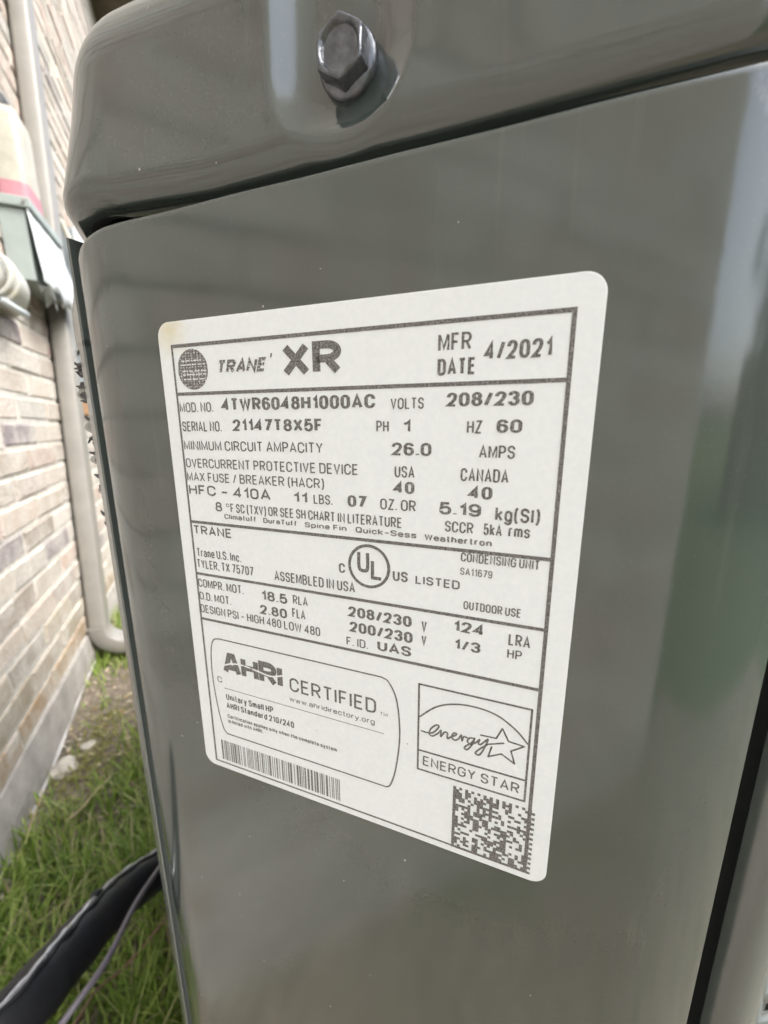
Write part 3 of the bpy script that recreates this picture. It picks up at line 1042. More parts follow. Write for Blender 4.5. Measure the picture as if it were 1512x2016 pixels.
def round_poly(P, rx, ry):
    """polyline with elliptical rounding of flagged corners; rx, ry in the polyline's own units"""
    closed = P[-1] == 'z'
    pts = [p for p in P if p != 'z']
    n = len(pts)
    out = []
    for i, p in enumerate(pts):
        rnd = len(p) > 2 and p[2]
        if not rnd or (not closed and i in (0, n - 1)):
            out.append((p[0], p[1])); continue
        a, b = pts[i - 1], pts[(i + 1) % n]

        def cut(q):
            dx, dy = q[0] - p[0], q[1] - p[1]
            l = math.hypot(dx, dy) or 1e-6
            want = 1.0 / math.hypot(dx / l / rx, dy / l / ry)
            lim = l * (0.5 if len(q) > 2 and q[2] else 1.0)
            k = min(want, lim) / l
            return (p[0] + dx * k, p[1] + dy * k)
        c0, c1 = cut(a), cut(b)
        for k in range(7):
            t = k / 6
            q0 = (c0[0] + (p[0] - c0[0]) * .56, c0[1] + (p[1] - c0[1]) * .56)
            q1 = (c1[0] + (p[0] - c1[0]) * .56, c1[1] + (p[1] - c1[1]) * .56)
            w0, w1, w2, w3 = (1 - t) ** 3, 3 * t * (1 - t) ** 2, 3 * t * t * (1 - t), t ** 3
            out.append((w0 * c0[0] + w1 * q0[0] + w2 * q1[0] + w3 * c1[0], w0 * c0[1] + w1 * q0[1] + w2 * q1[1] + w3 * c1[1]))
    res = []
    for q in out:
        if not res or math.hypot(q[0] - res[-1][0], q[1] - res[-1][1]) > 1e-5: res.append(q)
    if closed and math.hypot(res[0][0] - res[-1][0], res[0][1] - res[-1][1]) < 1e-5: res.pop()
    return res, closed


def ribbon(pts, closed, wx, wy):
    """mitred band of half widths wx/2 (for upright strokes) and wy/2 (for level strokes) -> verts, quads"""
    n = len(pts)
    V, F = [], []
    for i in range(n):
        p = pts[i]
        a = pts[i - 1] if (i > 0 or closed) else None
        b = pts[(i + 1) % n] if (i < n - 1 or closed) else None
        ns = []
        for u, v in ((a, p), (p, b)):
            if u is None or v is None: continue
            dx, dy = v[0] - u[0], v[1] - u[1]
            l = math.hypot(dx, dy) or 1e-6
            ns.append((-dy / l, dx / l))
        if len(ns) == 2:
            mx, my = ns[0][0] + ns[1][0], ns[0][1] + ns[1][1]
            l = math.hypot(mx, my)
            if l < 0.35: mx, my, sc_ = ns[0][0], ns[0][1], 1.0
            else:
                mx, my = mx / l, my / l
                sc_ = min(2.2, 1.0 / max(0.3, mx * ns[0][0] + my * ns[0][1]))
        else: mx, my, sc_ = ns[0][0], ns[0][1], 1.0
        V.append((p[0] + mx * wx / 2 * sc_, p[1] + my * wy / 2 * sc_))
        V.append((p[0] - mx * wx / 2 * sc_, p[1] - my * wy / 2 * sc_))
    for i in range(n if closed else n - 1):
        j = (i + 1) % n
        F.append((2 * i, 2 * i + 1, 2 * j + 1, 2 * j))
    return V, F


PEN = {0: (0.155, 0.135, 0.13), 0.5: (0.14, 0.135, 0.16), 1: (0.20, 0.17, 0.14), 2: (0.285, 0.185, 0.11), 3: (0.27, 0.23, 0.07), 4: (0.29, 0.25, 0.02)}


def lettering(t, x0, y, x1, hh, wt):
    """string fitted between x0 and x1 on baseline y (mm, y down) -> mesh lists in plate mm"""
    px_, py_, gap = PEN[wt]
    pw, ph = px_ * hh, py_ * hh
    # very long fine lines get a thinner pen
    adv, nn = 0.0, 0
    for ch in t:
        if ch == ' ': adv += 0.30
        else:
            adv += GLYPH[ch][0] + gap; nn += 1
    adv -= gap
    W = x1 - x0
    pw = min(pw, 0.33 * W / max(1, nn))
    u = (W - nn * pw) / max(1e-6, adv)
    sh = 0.30 if (wt == 3 and len(t) > 2) else 0.0
    if sh: u = (W - hh * sh - nn * pw) / adv
    V, F = [], []
    x = x0
    lev = 0
    for ch in t:
        if ch == ' ': x += 0.30 * u; continue
        g, lines = GLYPH[ch]
        if wt == 4 and ch == 'A': lines = [[(0, 0), (.36, 1), (.64, 1), (1, 0)], [(.2, .30), (.8, .30)]]
        for P in lines:
            ry = 0.27 if ch not in '8' else 0.2
            pts, closed = round_poly(P, 0.5, ry if wt != 2 else 0.30)
            mmp = [(x + pw / 2 + q[0] * g * u, (ph / 2 + q[1] * (hh - ph))) for q in pts]
            v, f = ribbon(mmp, closed, pw, ph)
            o = len(V)
            for (a, b) in v:
                V.append((a + sh * b, y - b, ZI - 0.004 - 0.002 * (lev % 5)))
            F += [tuple(k + o for k in q) for q in f]
            lev += 1
        x += g * u + pw + gap * u
    return V, F


def make_texts():
    for (t, x0, y, x1, hh, wt) in TEXTS:
        V, F = lettering(t, x0, y, x1, hh, wt)
        mt = M['ink']
        if wt == 3 and t == 'TRANE': mt = M['ink_dots']
        elif hh < 1.6: mt = M['ink_fine']
        mesh('printed_text', [L(*v) for v in V], F, mt, plate)


make_texts()
# degree ring before "F SC", apostrophe dash beside the word mark
circ = lambda cx_, cy_, r, n=20, ry=None: [(cx_ + r * math.cos(2 * math.pi * k / n), cy_ + (ry or r) * math.sin(2 * math.pi * k / n)) for k in range(n)]
strokes('printed_degree', [circ(15.45, 40.0, 0.38, 10)], 0.16, closed=True)
flat('printed_text', [[(29.6, 8.0), (30.05, 8.0), (29.8, 8.75), (29.5, 8.75)]])
# round globe emblem in halftone with pale streaks
emb = flat('globe_emblem', [circ(9.1, 10.12, 4.25, 48)], M['ink_dots'])
rl = random.Random(3)
st = []
for yy in (8.15, 9.0, 10.35, 11.05, 12.05):
    hw = math.sqrt(max(0, 4.0 ** 2 - (yy - 10.1) ** 2))
    x = 9.1 - hw + rl.uniform(0.2, 1.2)
    while x < 9.1 + hw - 0.4:
        l_ = rl.uniform(0.3, 1.6)
        st.append(rect(x, yy, min(x + l_, 9.1 + hw - 0.2), yy + 0.22)); x += l_ + rl.uniform(0.2, 0.5)
flat('emblem_streaks', st, M['label'], z=ZI - 0.008)
# listing mark: ring with stepped letters
strokes('listing_ring', [circ(50.45, 50.3, 4.35, 48, 4.4)], 0.62, closed=True)
strokes('listing_letters', [smooth2([(48.25, 47.7), (48.25, 50.4), (48.6, 51.2), (49.25, 51.35), (49.9, 51.2), (50.2, 50.4), (50.2, 47.7)], 5), [(51.25, 49.3), (51.25, 52.65), (52.9, 52.65)]], 0.72)
# certification box: barrel-sided outline, rule
out = [(8.8, 74.95), (53.2, 75.05)] + smooth2([(53.2, 75.05), (54.8, 75.9), (56.5, 79.5), (57.25, 85.5), (57.2, 91.0), (56.3, 98.0), (55.2, 102.0), (54.2, 103.05)], 5) + [(54.2, 103.05), (8.6, 102.95)] + smooth2([(8.6, 102.95), (7.4, 101.2), (6.2, 95.0), (5.5, 86.0), (5.9, 79.0), (7.0, 75.7), (8.8, 74.95)], 5)
strokes('certification_outline', [out], 0.34)
strokes('certification_rule', [[(9.1, 88.95), (53.6, 89.1)]], 0.16, M['ink_fine'])
# pale swoosh through the bold letters
sw_ = smooth2([(9.4, 82.3), (12.5, 81.2), (16.0, 80.9), (20.0, 81.4), (24.0, 81.9), (27.8, 80.9)], 8)
strokes('letter_swoosh', [sw_], 0.42, M['label'], z=ZI - 0.010)
# barcode
rl = random.Random(5)
bars, x = [], 6.1
while x < 42.2:
    bw = rl.choice([0.2, 0.2, 0.22, 0.4, 0.55])
    bars.append(rect(x, 105.5, x + bw, 111.7)); x += bw + rl.choice([0.22, 0.25, 0.42, 0.6])
flat('barcode', bars)
# square dot matrix: solid left and bottom edges, broken top and right edges
rl = random.Random(21)
cells, N = [], 26
px_, py_ = (85.8 - 69.4) / N, (113.1 - 97.0) / N
for r in range(N):
    c0 = 0
    rowb = []
    for c in range(N):
        if c == 0 or r == N - 1: on = True
        elif r == 0: on = c % 2 == 0
        elif c == N - 1: on = r % 2 == 1
        else: on = rl.random() < 0.50
        rowb.append(on)
    c = 0
    while c < N:
        if rowb[c]:
            e = c
            while e + 1 < N and rowb[e + 1]: e += 1
            cells.append(rect(69.4 + c * px_, 97.0 + r * py_, 69.4 + (e + 1) * px_, 97.0 + (r + 1) * py_ * 0.999))
            c = e + 1
        else: c += 1
flat('matrix_code', cells, z=ZI - 0.006)
# efficiency mark: frame, arc, script word, star
strokes('efficiency_frame', [[(61.5, 74.6), (83.6, 74.6), (83.6, 95.5), (61.5, 95.5), (61.5, 74.6)], [(61.5, 90.6), (83.6, 90.6)]], 0.42)
strokes('efficiency_arc', [smooth2([(61.8, 82.3), (64.4, 79.7), (66.5, 78.3), (68.9, 77.4), (71.5, 76.95), (74.2, 76.95), (76.4, 77.3), (78.4, 78.05), (81.2, 79.95), (83.3, 82.2)], 6)], 0.36)
strokes('star_outline', [[(74.45, 82.93), (77.46, 82.78), (78.52, 80.23), (79.81, 82.73), (82.75, 82.98), (80.39, 84.78), (81.2, 87.46), (78.62, 86.01), (76.15, 87.47), (76.69, 85.0)], [(76.08, 84.57), (78.93, 83.43)]], 0.34)
s1 = smooth2([(62.21, 85.7), (63.54, 85.71), (64.79, 85.27), (65.91, 83.6), (65.39, 83.3), (64.26, 84.5), (63.89, 85.8), (64.55, 86.24), (65.7, 85.29), (66.37, 84.34), (66.36, 85.82), (67.09, 84.56), (67.73, 84.56), (67.77, 85.82), (68.39, 85.33), (69.37, 84.59), (69.61, 84.08), (68.99, 84.22), (68.7, 85.33), (69.41, 85.74), (70.14, 85.08), (70.6, 84.12), (70.78, 85.46), (71.11, 84.38), (71.85, 84.4)], 4)
s2 = smooth2([(73.06, 84.16), (72.34, 84.29), (71.89, 85.19), (72.4, 85.61), (73.08, 84.72), (73.3, 84.08), (72.88, 85.65), (71.95, 87.17), (71.35, 87.0), (71.92, 86.11), (73.35, 85.22), (74.26, 84.07), (74.06, 84.99), (74.55, 85.12), (75.45, 83.97), (75.9, 83.6), (75.3, 85.73), (74.43, 87.61), (73.6, 87.5), (74.37, 86.27), (76.0, 84.6)], 4)
strokes('script_word', [s1, s2], 0.36)

# ------------------------------------------------------------------ electrical gear on the wall
M['box_grey'] = m_plain('box_grey_green', (0.28, 0.32, 0.30), 0.5, 0.15, 12.0)
M['cream'] = m_plain('cream_plastic', (0.40, 0.385, 0.32), 0.55, 0.2, 25.0)
M['pink'] = m_plain('pink_primer', (0.42, 0.19, 0.22), 0.6, 0.15, 40.0)
M['white_sheet'] = m_plain('white_sheet', (0.50, 0.54, 0.55), 0.55, 0.12, 14.0)
M['blue_grey'] = m_plain('box_blue_grey', (0.25, 0.29, 0.31), 0.5, 0.12, 14.0)
M['black'] = m_plain('black_rubber', (0.014, 0.014, 0.016), 0.6, 0.2, 30.0)
M['rust'] = m_plain('rusty_wood', (0.30, 0.17, 0.08), 0.85, 0.35, 40.0)

g = empty('electrical_box', (WX, 1.62, 1.40))
tag(g, 'grey green electrical box with a flared white cover on the brick wall, before the downspout', 'electrical box')
bx = box('body', (WX + 0.002, 1.60, 1.415), (-0.418, 1.90, 1.612), M['box_grey'], g, bev=0.004)
box('lid', (WX + 0.001, 1.588, 1.614), (-0.398, 1.915, 1.642), M['box_grey'], g, bev=0.004)
# hinged cover hanging slightly open, bent along its length
vs, fs = [], []
N = 14
for i in range(N + 1):
    t = i / N
    y = 1.592 + 0.34 * t
    for (z, x) in ((1.612, -0.408), (1.56, -0.402 + 0.006 * math.sin(3 * t)), (1.50, -0.398 + 0.010 * t), (1.43, -0.396 + 0.012 * math.sin(2.4 * t)), (1.405 - 0.022 * t + 0.006 * math.sin(9 * t), -0.392 + 0.010 * t)):
        q_ = (1.63 - z) * 5
        vs.append((x + 0.006 * q_ * math.sin(23 * t + 40 * z), y, z + 0.010 * q_ * math.sin(17 * t + 2) * (1 if z < 1.45 else 0.3)))
m = 5
fs = [(i * m + k, i * m + k + 1, (i + 1) * m + k + 1, (i + 1) * m + k) for i in range(N) for k in range(m - 1)]
o = mesh('cover', vs, fs, M['white_sheet'], g, smooth=True)
md = o.modifiers.new('thickness', 'SOLIDIFY'); md.thickness = 0.003
vs, fs = [], []
for i in range(9):                                        # torn strip of sheeting hanging under the box
    t = i / 8
    for k in range(4):
        vs.append((-0.425 + 0.030 * k / 3 + 0.006 * math.sin(5 * t + 2 * k), 1.63 + 0.09 * t + 0.006 * math.sin(7 * k + 3 * t), 1.413 - 0.055 * t ** 0.7 * (0.6 + 0.4 * math.sin(2.2 * k + 1)) - 0.004 * math.sin(11 * t + k)))
fs = [(i * 4 + k, i * 4 + k + 1, (i + 1) * 4 + k + 1, (i + 1) * 4 + k) for i in range(8) for k in range(3)]
o = mesh('torn_sheet', vs, fs, M['white_sheet'], g)
md = o.modifiers.new('thickness', 'SOLIDIFY'); md.thickness = 0.0015
v_, f_ = tube_vf([(-0.4125, 1.585, 1.628), (-0.4125, 1.579, 1.628)], 0.004, 10)
mesh('screw', v_, f_, M['spout'], g)

g = empty('conduit_sleeve', (WX + 0.045, 1.68, 1.643))
tag(g, 'cream conduit sleeve with a pink band at its foot, standing on the grey green box', 'conduit')


def rr_column(name, x0, x1, y0, y1, zs, mat, parent, r=0.02, scale=None):
    rings = []
    for j, z in enumerate(zs):
        k = scale[j] if scale else 1.0
        cx_, cy_ = (x0 + x1) / 2, (y0 + y1) / 2
        ring = []
        for (sx, sy, a0) in ((1, 1, 0), (-1, 1, 90), (-1, -1, 180), (1, -1, 270)):
            for q in range(6):
                a = rad(a0 + 90 * q / 5)
                ring.append(Vector((cx_ + k * (sx * ((x1 - x0) / 2 - r) + r * math.cos(a)), cy_ + k * (sy * ((y1 - y0) / 2 - r) + r * math.sin(a)), z)))
        rings.append(ring)
    v, f = loft(rings)
    o = recalc(mesh(name, v, f, mat, parent, smooth=True))
    o.data.set_sharp_from_angle(angle=rad(45))
    return o


rr_column('sleeve', WX + 0.003, -0.405, 1.62, 1.76, [1.6925, 1.80, 1.865, 1.885, 1.893], M['cream'], g, 0.018, [1, 1, 1, 0.93, 0.8])
rr_column('pink_band', WX + 0.002, -0.404, 1.619, 1.761, [1.6425, 1.692], M['pink'], g, 0.018)
rr_column('weather_cap', WX + 0.004, -0.43, 1.635, 1.74, [1.894, 1.92, 1.93], M['black'], g, 0.015, [1, 1, 0.8])

g = empty('utility_cover', (WX, 1.42, 1.28))
tag(g, 'weathered cream plastic utility cover with yellow stain, lowest fitting on the brick wall', 'utility cover')


def m_stained():
    nb = NB('cream_plastic_stained')
    f = nb.noise(14.0, 5.0, 0.6)
    c = nb.mix(nb.ramp(f, [(0.56, 0.0), (0.7, 0.8)]), (0.42, 0.42, 0.38), (0.42, 0.37, 0.20))
    nb.set(color=c, rough=0.5)
    return nb.m


M['stained'] = m_stained()
vs, fs = [], []
N, K = 16, 10
for i in range(N + 1):                                     # bulging cover: dome swept along the wall
    t = i / N
    y = 1.27 + 0.31 * t
    bulge = 0.085 * max(0.06, math.sin(math.pi * min(1, 0.12 + t * 0.86))) ** 0.6
    top = 1.425 - 0.02 * t * t - 0.03 * abs(t - 0.45)
    for k in range(K + 1):
        a = math.pi * k / K
        vs.append((WX + 0.003 + bulge * math.sin(a) ** 0.8, y, 1.30 + 0.06 * (1 - 0.2 * t) + math.cos(a) * 0.062 * (1 - 0.3 * abs(t - 0.4))))
fs = [(i * (K + 1) + k, i * (K + 1) + k + 1, (i + 1) * (K + 1) + k + 1, (i + 1) * (K + 1) + k) for i in range(N) for k in range(K)]
o = recalc(mesh('shell', vs, fs, M['stained'], g, smooth=True))
md = o.modifiers.new('thickness', 'SOLIDIFY'); md.thickness = 0.004; md.offset = -1
for yy in (1.315, 1.365):
    v_, f_ = tube_vf([(WX + 0.004 + 0.083 * math.sin(math.pi * k / 12) ** 0.8, yy, 1.355 + 0.064 * math.cos(math.pi * k / 12)) for k in range(13)], 0.006, 8)
    mesh('rib', v_, f_, M['stained'], g, smooth=True)
v_, f_ = tube_vf([(-0.43, 1.32, 1.292), (-0.425, 1.40, 1.288), (-0.42, 1.46, 1.286)], 0.009, 12)
mesh('stub_pipe', v_, f_, M['white_sheet'], g, smooth=True)

g = empty('disconnect_box', (WX, 2.30, 1.17))
tag(g, 'narrow blue grey electrical box on the brick wall just beyond the downspout', 'electrical box')
box('body', (WX + 0.002, 2.20, 1.30), (-0.415, 2.42, 1.79), M['blue_grey'], g, bev=0.006)
box('lid', (-0.4145, 2.195, 1.295), (-0.402, 2.425, 1.795), M['white_sheet'], g, bev=0.004)
box('lower_box', (WX + 0.002, 2.22, 1.135), (-0.425, 2.38, 1.285), M['blue_grey'], g, bev=0.006)
box('hanger_plate', (WX + 0.002, 2.17, 1.02), (WX + 0.022, 2.34, 1.125), M['rust'], g, bev=0.004)
o = empty('power_cable', (-0.40, 2.15, 1.45))
tag(o, 'cream cable sagging in front of the narrow blue grey box', 'cable')
v_, f_ = tube_vf(spline([(-0.44, 2.16, 1.80), (-0.415, 2.165, 1.70), (-0.40, 2.15, 1.58), (-0.392, 2.16, 1.48), (-0.395, 2.20, 1.41), (-0.44, 2.25, 1.292)], 6), 0.011, 10)
mesh('sheath', v_, f_, M['cream'], o, smooth=True)
for zz, yy in ((1.70, 2.165),):
    v_, f_ = tube_vf([(-0.4155, yy, zz - 0.006), (-0.4145, yy, zz + 0.006)], 0.0125, 10)
    mesh('clip', v_, f_, M['white_sheet'], o)

# ------------------------------------------------------------------ insulated pipe and control wires
pipe = empty('refrigerant_pipe', (-0.12, 0.42, 0.36))
tag(pipe, 'thick black foam insulated refrigerant pipe with split silver seam, leaving the cabinet above the grass', 'pipe')


def m_foam():
    nb = NB('black_foam')
    f = nb.noise(45.0, 4.0, 0.6)
    nb.set(color=nb.mix(f, (0.009, 0.010, 0.012), (0.024, 0.025, 0.028)), rough=0.5, spec=0.4)
    nb.bump(nb.noise(260.0, 3.0, 0.6), 0.25, 0.001)
    return nb.m


M['foam'] = m_foam()
M['seam'] = m_plain('aged_seam_tape', (0.60, 0.61, 0.63), 0.25, 0.35, 60.0, metal=0.5)
PC = spline([(0.03, 0.60, 0.25), (-0.045, 0.53, 0.295), (-0.095, 0.456, 0.342), (-0.133, 0.395, 0.390), (-0.151, 0.345, 0.425), (-0.168, 0.292, 0.456), (-0.186, 0.249, 0.478), (-0.225, 0.215, 0.488), (-0.30, 0.18, 0.488), (-0.40, 0.15, 0.486), (-0.53, 0.13, 0.484)], 8)
rr_ = random.Random(2)
v_, f_ = tube_vf(PC, [0.0245 + 0.0006 * math.sin(0.9 * i) for i in range(len(PC))], 28)
mesh('insulation', v_, f_, M['foam'], pipe, smooth=True)
# split seam along the upper wall-side edge: two ragged lips and shiny tape between them
def seam(offs, r, name, mat, wob):
    pts = []
    for i, p in enumerate(PC[6:64]):
        t = (PC[min(i + 7, len(PC) - 1)] - PC[i + 5]).normalized()
        side = t.cross(Vector((0, 0, 1))).normalized()
        upv = side.cross(t).normalized()
        a = rad(offs + 0.62 * i) + wob * math.sin(1.3 * i + offs)
        d = side * math.cos(a) + upv * math.sin(a)
        pts.append(p + d * (0.0245 + 0.0004 * math.sin(2.1 * i)))
    v, f = tube_vf(pts, [r * (1 + 0.35 * math.sin(1.7 * i) * math.sin(0.6 * i)) for i in range(len(pts))], 8)
    return mesh(name, v, f, mat, pipe, smooth=True)
SEAM_A = 62.0
seam(SEAM_A, 0.0022, 'seam_lip', M['foam'], 0.05)
seam(SEAM_A + 16, 0.0026, 'seam_lip', M['foam'], 0.05)
seam(SEAM_A + 7, 0.0028, 'seam_tape', M['seam'], 0.02)
# tear in the foam showing as a raised flap
v_, f_ = tube_vf([(-0.146, 0.372, 0.436), (-0.152, 0.356, 0.448), (-0.157, 0.340, 0.452)], [0.001, 0.006, 0.001], 8)
mesh('torn_flap', v_, f_, M['foam'], pipe, smooth=True)

M['wire_mauve'] = m_plain('mauve_sheath', (0.17, 0.155, 0.18), 0.42, 0.15, 60.0)
M['wire_brown'] = m_plain('brown_sheath', (0.20, 0.11, 0.07), 0.5, 0.2, 60.0)
o = empty('control_wire', (-0.11, 0.33, 0.444))
tag(o, 'grey mauve control wire crossing in front of the black pipe', 'wire')
v_, f_ = tube_vf(spline([(0.02, 0.56, 0.33), (-0.05, 0.50, 0.355), (-0.088, 0.42, 0.394), (-0.095, 0.393, 0.409), (-0.110, 0.33, 0.444), (-0.122, 0.263, 0.474), (-0.147, 0.231, 0.474), (-0.20, 0.21, 0.43), (-0.30, 0.20, 0.36), (-0.53, 0.19, 0.34)], 8), 0.0030, 12)
mesh('sheath', v_, f_, M['wire_mauve'], o, smooth=True)
o = empty('thin_wire', (-0.19, 0.52, 0.10))
tag(o, 'thin brown wire low over the grass under the black pipe', 'wire')
v_, f_ = tube_vf(spline([(0.02, 0.66, 0.10), (-0.07, 0.61, 0.10), (-0.125, 0.577, 0.095), (-0.133, 0.56, 0.103), (-0.187, 0.526, 0.09), (-0.216, 0.481, 0.131), (-0.223, 0.427, 0.172), (-0.25, 0.38, 0.20), (-0.35, 0.34, 0.22), (-0.53, 0.33, 0.24)], 8), 0.0020, 10)
mesh('sheath', v_, f_, M['wire_brown'], o, smooth=True)

# ------------------------------------------------------------------ stones and twigs at the foot of the wall
M['stone'] = m_plain('pale_limestone', (0.46, 0.43, 0.36), 0.9, 0.3, 60.0, bump=(120, 0.5, 0.004))


def stone(name, c, r, seed, label):
    bm = bmesh.new()
    bmesh.ops.create_icosphere(bm, subdivisions=3, radius=1.0)
    q = random.Random(seed)
    ph = [q.uniform(0, 6) for _ in range(6)]
    for v in bm.verts:
        d = v.co.normalized()
        k = 1 + 0.16 * math.sin(3 * d.x + ph[0]) * math.sin(2.5 * d.y + ph[1]) + 0.10 * math.sin(6 * d.z + ph[2] + 4 * d.x)
        v.co = Vector((d.x * r[0] * k, d.y * r[1] * k, d.z * r[2] * k))
    bm.verts.index_update()
    vs = [Vector(c) + v.co for v in bm.verts]
    fs = [[v.index for v in f.verts] for f in bm.faces]
    bm.free()
    o = mesh(name, vs, fs, M['stone'], smooth=True, loc=c)
    return tag(o, label, 'stone', 'stones by the wall')


stone('stone', (-0.437, 1.155, 0.012), (0.034, 0.036, 0.024), 4, 'larger rounded cream stone lying by the foot of the wall')
stone('stone', (-0.395, 1.235, 0.008), (0.024, 0.018, 0.014), 9, 'smaller white chip of stone behind the larger cream one')
M['straw'] = m_plain('dry_straw', (0.42, 0.34, 0.20), 0.85, 0.2, 60.0)
rs = random.Random(8)
tw = [((-0.37, 0.92, 0.05), (-0.29, 1.03, 0.055), 0.0026, 'long pale dry stalk lying on the grass between wall and cabinet'),
      ((-0.455, 0.885, 0.01), (-0.43, 0.985, 0.10), 0.0028, 'pale dry stalk leaning up beside the footing'),
      ((-0.33, 1.42, 0.03), (-0.20, 1.50, 0.035), 0.004, 'short bleached stick on the bare soil near the downspout elbow')]
for a, b, r, lb in tw:
    a, b = Vector(a), Vector(b)
    pts = [a.lerp(b, k / 6) + Vector((rs.uniform(-.004, .004), rs.uniform(-.004, .004), rs.uniform(-.003, .003))) for k in range(7)]
    v_, f_ = tube_vf(pts, [r * (1 - 0.09 * k) for k in range(7)], 7)
    tag(mesh('dry_stalk', v_, f_, M['straw'], smooth=True, loc=a), lb, 'stalk', 'dry stalks')


# ------------------------------------------------------------------ grass
def m_grass():
    nb = NB('grass_blades')
    geo = nb.n('ShaderNodeNewGeometry')
    c = nb.ramp(geo.outputs['Random Per Island'], [(0.0, (0.085, 0.15, 0.025)), (0.3, (0.19, 0.29, 0.05)), (0.6, (0.29, 0.40, 0.085)), (0.84, (0.40, 0.47, 0.14)), (0.93, (0.48, 0.42, 0.25)), (1.0, (0.40, 0.32, 0.20))])
    nb.set(color=c, rough=0.5, spec=0.35)
    tr = nb.n('ShaderNodeBsdfTranslucent')
    nb.link(c, tr.inputs['Color'])
    mx = nb.n('ShaderNodeMixShader')
    mx.inputs[0].default_value = 0.45
    out_ = nb.t.nodes['Material Output']
    nb.link(nb.b.outputs[0], mx.inputs[1]); nb.link(tr.outputs[0], mx.inputs[2]); nb.link(mx.outputs[0], out_.inputs['Surface'])
    return nb.m


M['grass'] = m_grass()


def density(x, y):
    d = 1.0
    # worn soil patch along the wall and near the elbow
    bare = math.exp(-((x + 0.40) / 0.14) ** 2 - ((y - 1.17) / 0.25) ** 2) * 1.2
    bare += math.exp(-((x + 0.32) / 0.20) ** 2 - ((y - 1.48) / 0.22) ** 2) * 1.0
    return max(0.05, d - bare)


rng = np.random.default_rng(5)
vs, fs = [], []
cnt = 0
while cnt < 13000:
    y = rng.uniform(0.25, 3.4) if rng.random() < 0.8 else rng.uniform(0.35, 1.4)
    x = rng.uniform(WX + 0.015, 0.02)
    clump = 0.5 + 0.5 * math.sin(17 * x + 3 * math.sin(9 * y)) * math.sin(13 * y + 2)
    if rng.random() > density(x, y) * (0.35 + 0.65 * clump): continue
    cnt += 1
    hgt = rng.uniform(0.045, 0.115) * (0.7 + 0.5 * clump) * (0.55 + 0.45 * density(x, y))
    if y < 0.75: hgt *= 1.25
    wd = rng.uniform(0.0032, 0.0075)
    az = rng.uniform(0, 2 * math.pi)
    lean = abs(rng.normal(0.75, 0.45))
    dx, dy = math.cos(az), math.sin(az)
    fx, fy = -dy * wd / 2, dx * wd / 2
    z = ground_z(x, y) - 0.004
    o = len(vs)
    SEG = 4
    for k in range(SEG + 1):
        t = k / SEG
        b = lean * t
        hx = hgt * (math.sin(b) * t)
        hz = hgt * t * math.cos(b * 0.75)
        q = 1 - t ** 1.6
        vs.append((x + dx * hx - fx * q, y + dy * hx - fy * q, z + hz))
        vs.append((x + dx * hx + fx * q, y + dy * hx + fy * q, z + hz + 0.0006))
    for k in range(SEG): fs.append((o + 2 * k, o + 2 * k + 1, o + 2 * k + 3, o + 2 * k + 2))
grass = mesh('grass', vs, fs, M['grass'], smooth=True)
tag(grass, 'bright green uneven grass growing between the cabinet and the wall', 'grass', kind='stuff')

# olive weeds on the bare patch
M['weed'] = m_plain('olive_weed', (0.17, 0.17, 0.03), 0.6, 0.35, 60.0)
vs, fs = [], []
for _ in range(900):
    cx_, cy_ = ((-0.36, 1.30), (-0.345, 1.16), (-0.40, 1.10))[rng.integers(3)]
    x, y = rng.normal(cx_, 0.035), rng.normal(cy_, 0.06)
    if x < WX + 0.02: continue
    z = ground_z(x, y) + abs(rng.normal(0, 0.012))
    r = rng.uniform(0.003, 0.008)
    n_ = Vector((rng.normal(0, 0.5), rng.normal(0, 0.5), 1)).normalized()
    u = n_.cross(Vector((rng.normal(), rng.normal(), 0.1))).normalized()
    w_ = n_.cross(u)
    o = len(vs)
    p = Vector((x, y, z))
    vs += [p - u * r, p + w_ * r * 0.5, p + u * r, p - w_ * r * 0.5]
    fs.append((o, o + 1, o + 2, o + 3))
tag(mesh('weeds', vs, fs, M['weed']), 'low olive brown weeds matted on the bare soil by the wall', 'weeds', kind='stuff')

# leaf litter and crumbs of mortar
def m_litter():
    nb = NB('leaf_litter')
    geo = nb.n('ShaderNodeNewGeometry')
    c = nb.ramp(geo.outputs['Random Per Island'], [(0.0, (0.30, 0.22, 0.12)), (0.3, (0.20, 0.13, 0.07)), (0.55, (0.42, 0.34, 0.22)), (0.8, (0.52, 0.47, 0.38)), (1.0, (0.13, 0.09, 0.06))])
    nb.set(color=c, rough=0.85)
    return nb.m


M['litter'] = m_litter()
vs, fs = [], []
for _ in range(1500):
    x, y = rng.uniform(WX + 0.015, -0.03), rng.uniform(0.6, 2.1)
    if rng.random() < density(x, y) * 0.8: continue
    z = ground_z(x, y) + rng.uniform(0.001, 0.012)
    r_ = rng.uniform(0.003, 0.013)
    n_ = Vector((rng.normal(0, 0.45), rng.normal(0, 0.45), 1)).normalized()
    u = n_.cross(Vector((rng.normal(), rng.normal(), 0.1))).normalized()
    w_ = n_.cross(u)
    k = rng.uniform(0.12, 0.55)
    p = Vector((x, y, z))
    o = len(vs)
    vs += [p - u * r_, p - u * r_ * 0.3 + w_ * r_ * k, p + u * r_ * 0.5 + w_ * r_ * k * 0.8, p + u * r_ + n_ * r_ * 0.3, p + u * r_ * 0.4 - w_ * r_ * k, p - u * r_ * 0.4 - w_ * r_ * k * 0.9]
    fs.append((o, o + 1, o + 2, o + 3, o + 4, o + 5))
tag(mesh('leaf_litter', vs, fs, M['litter']), 'dry leaf litter and pale crumbs on the bare soil along the wall', 'litter', kind='stuff')

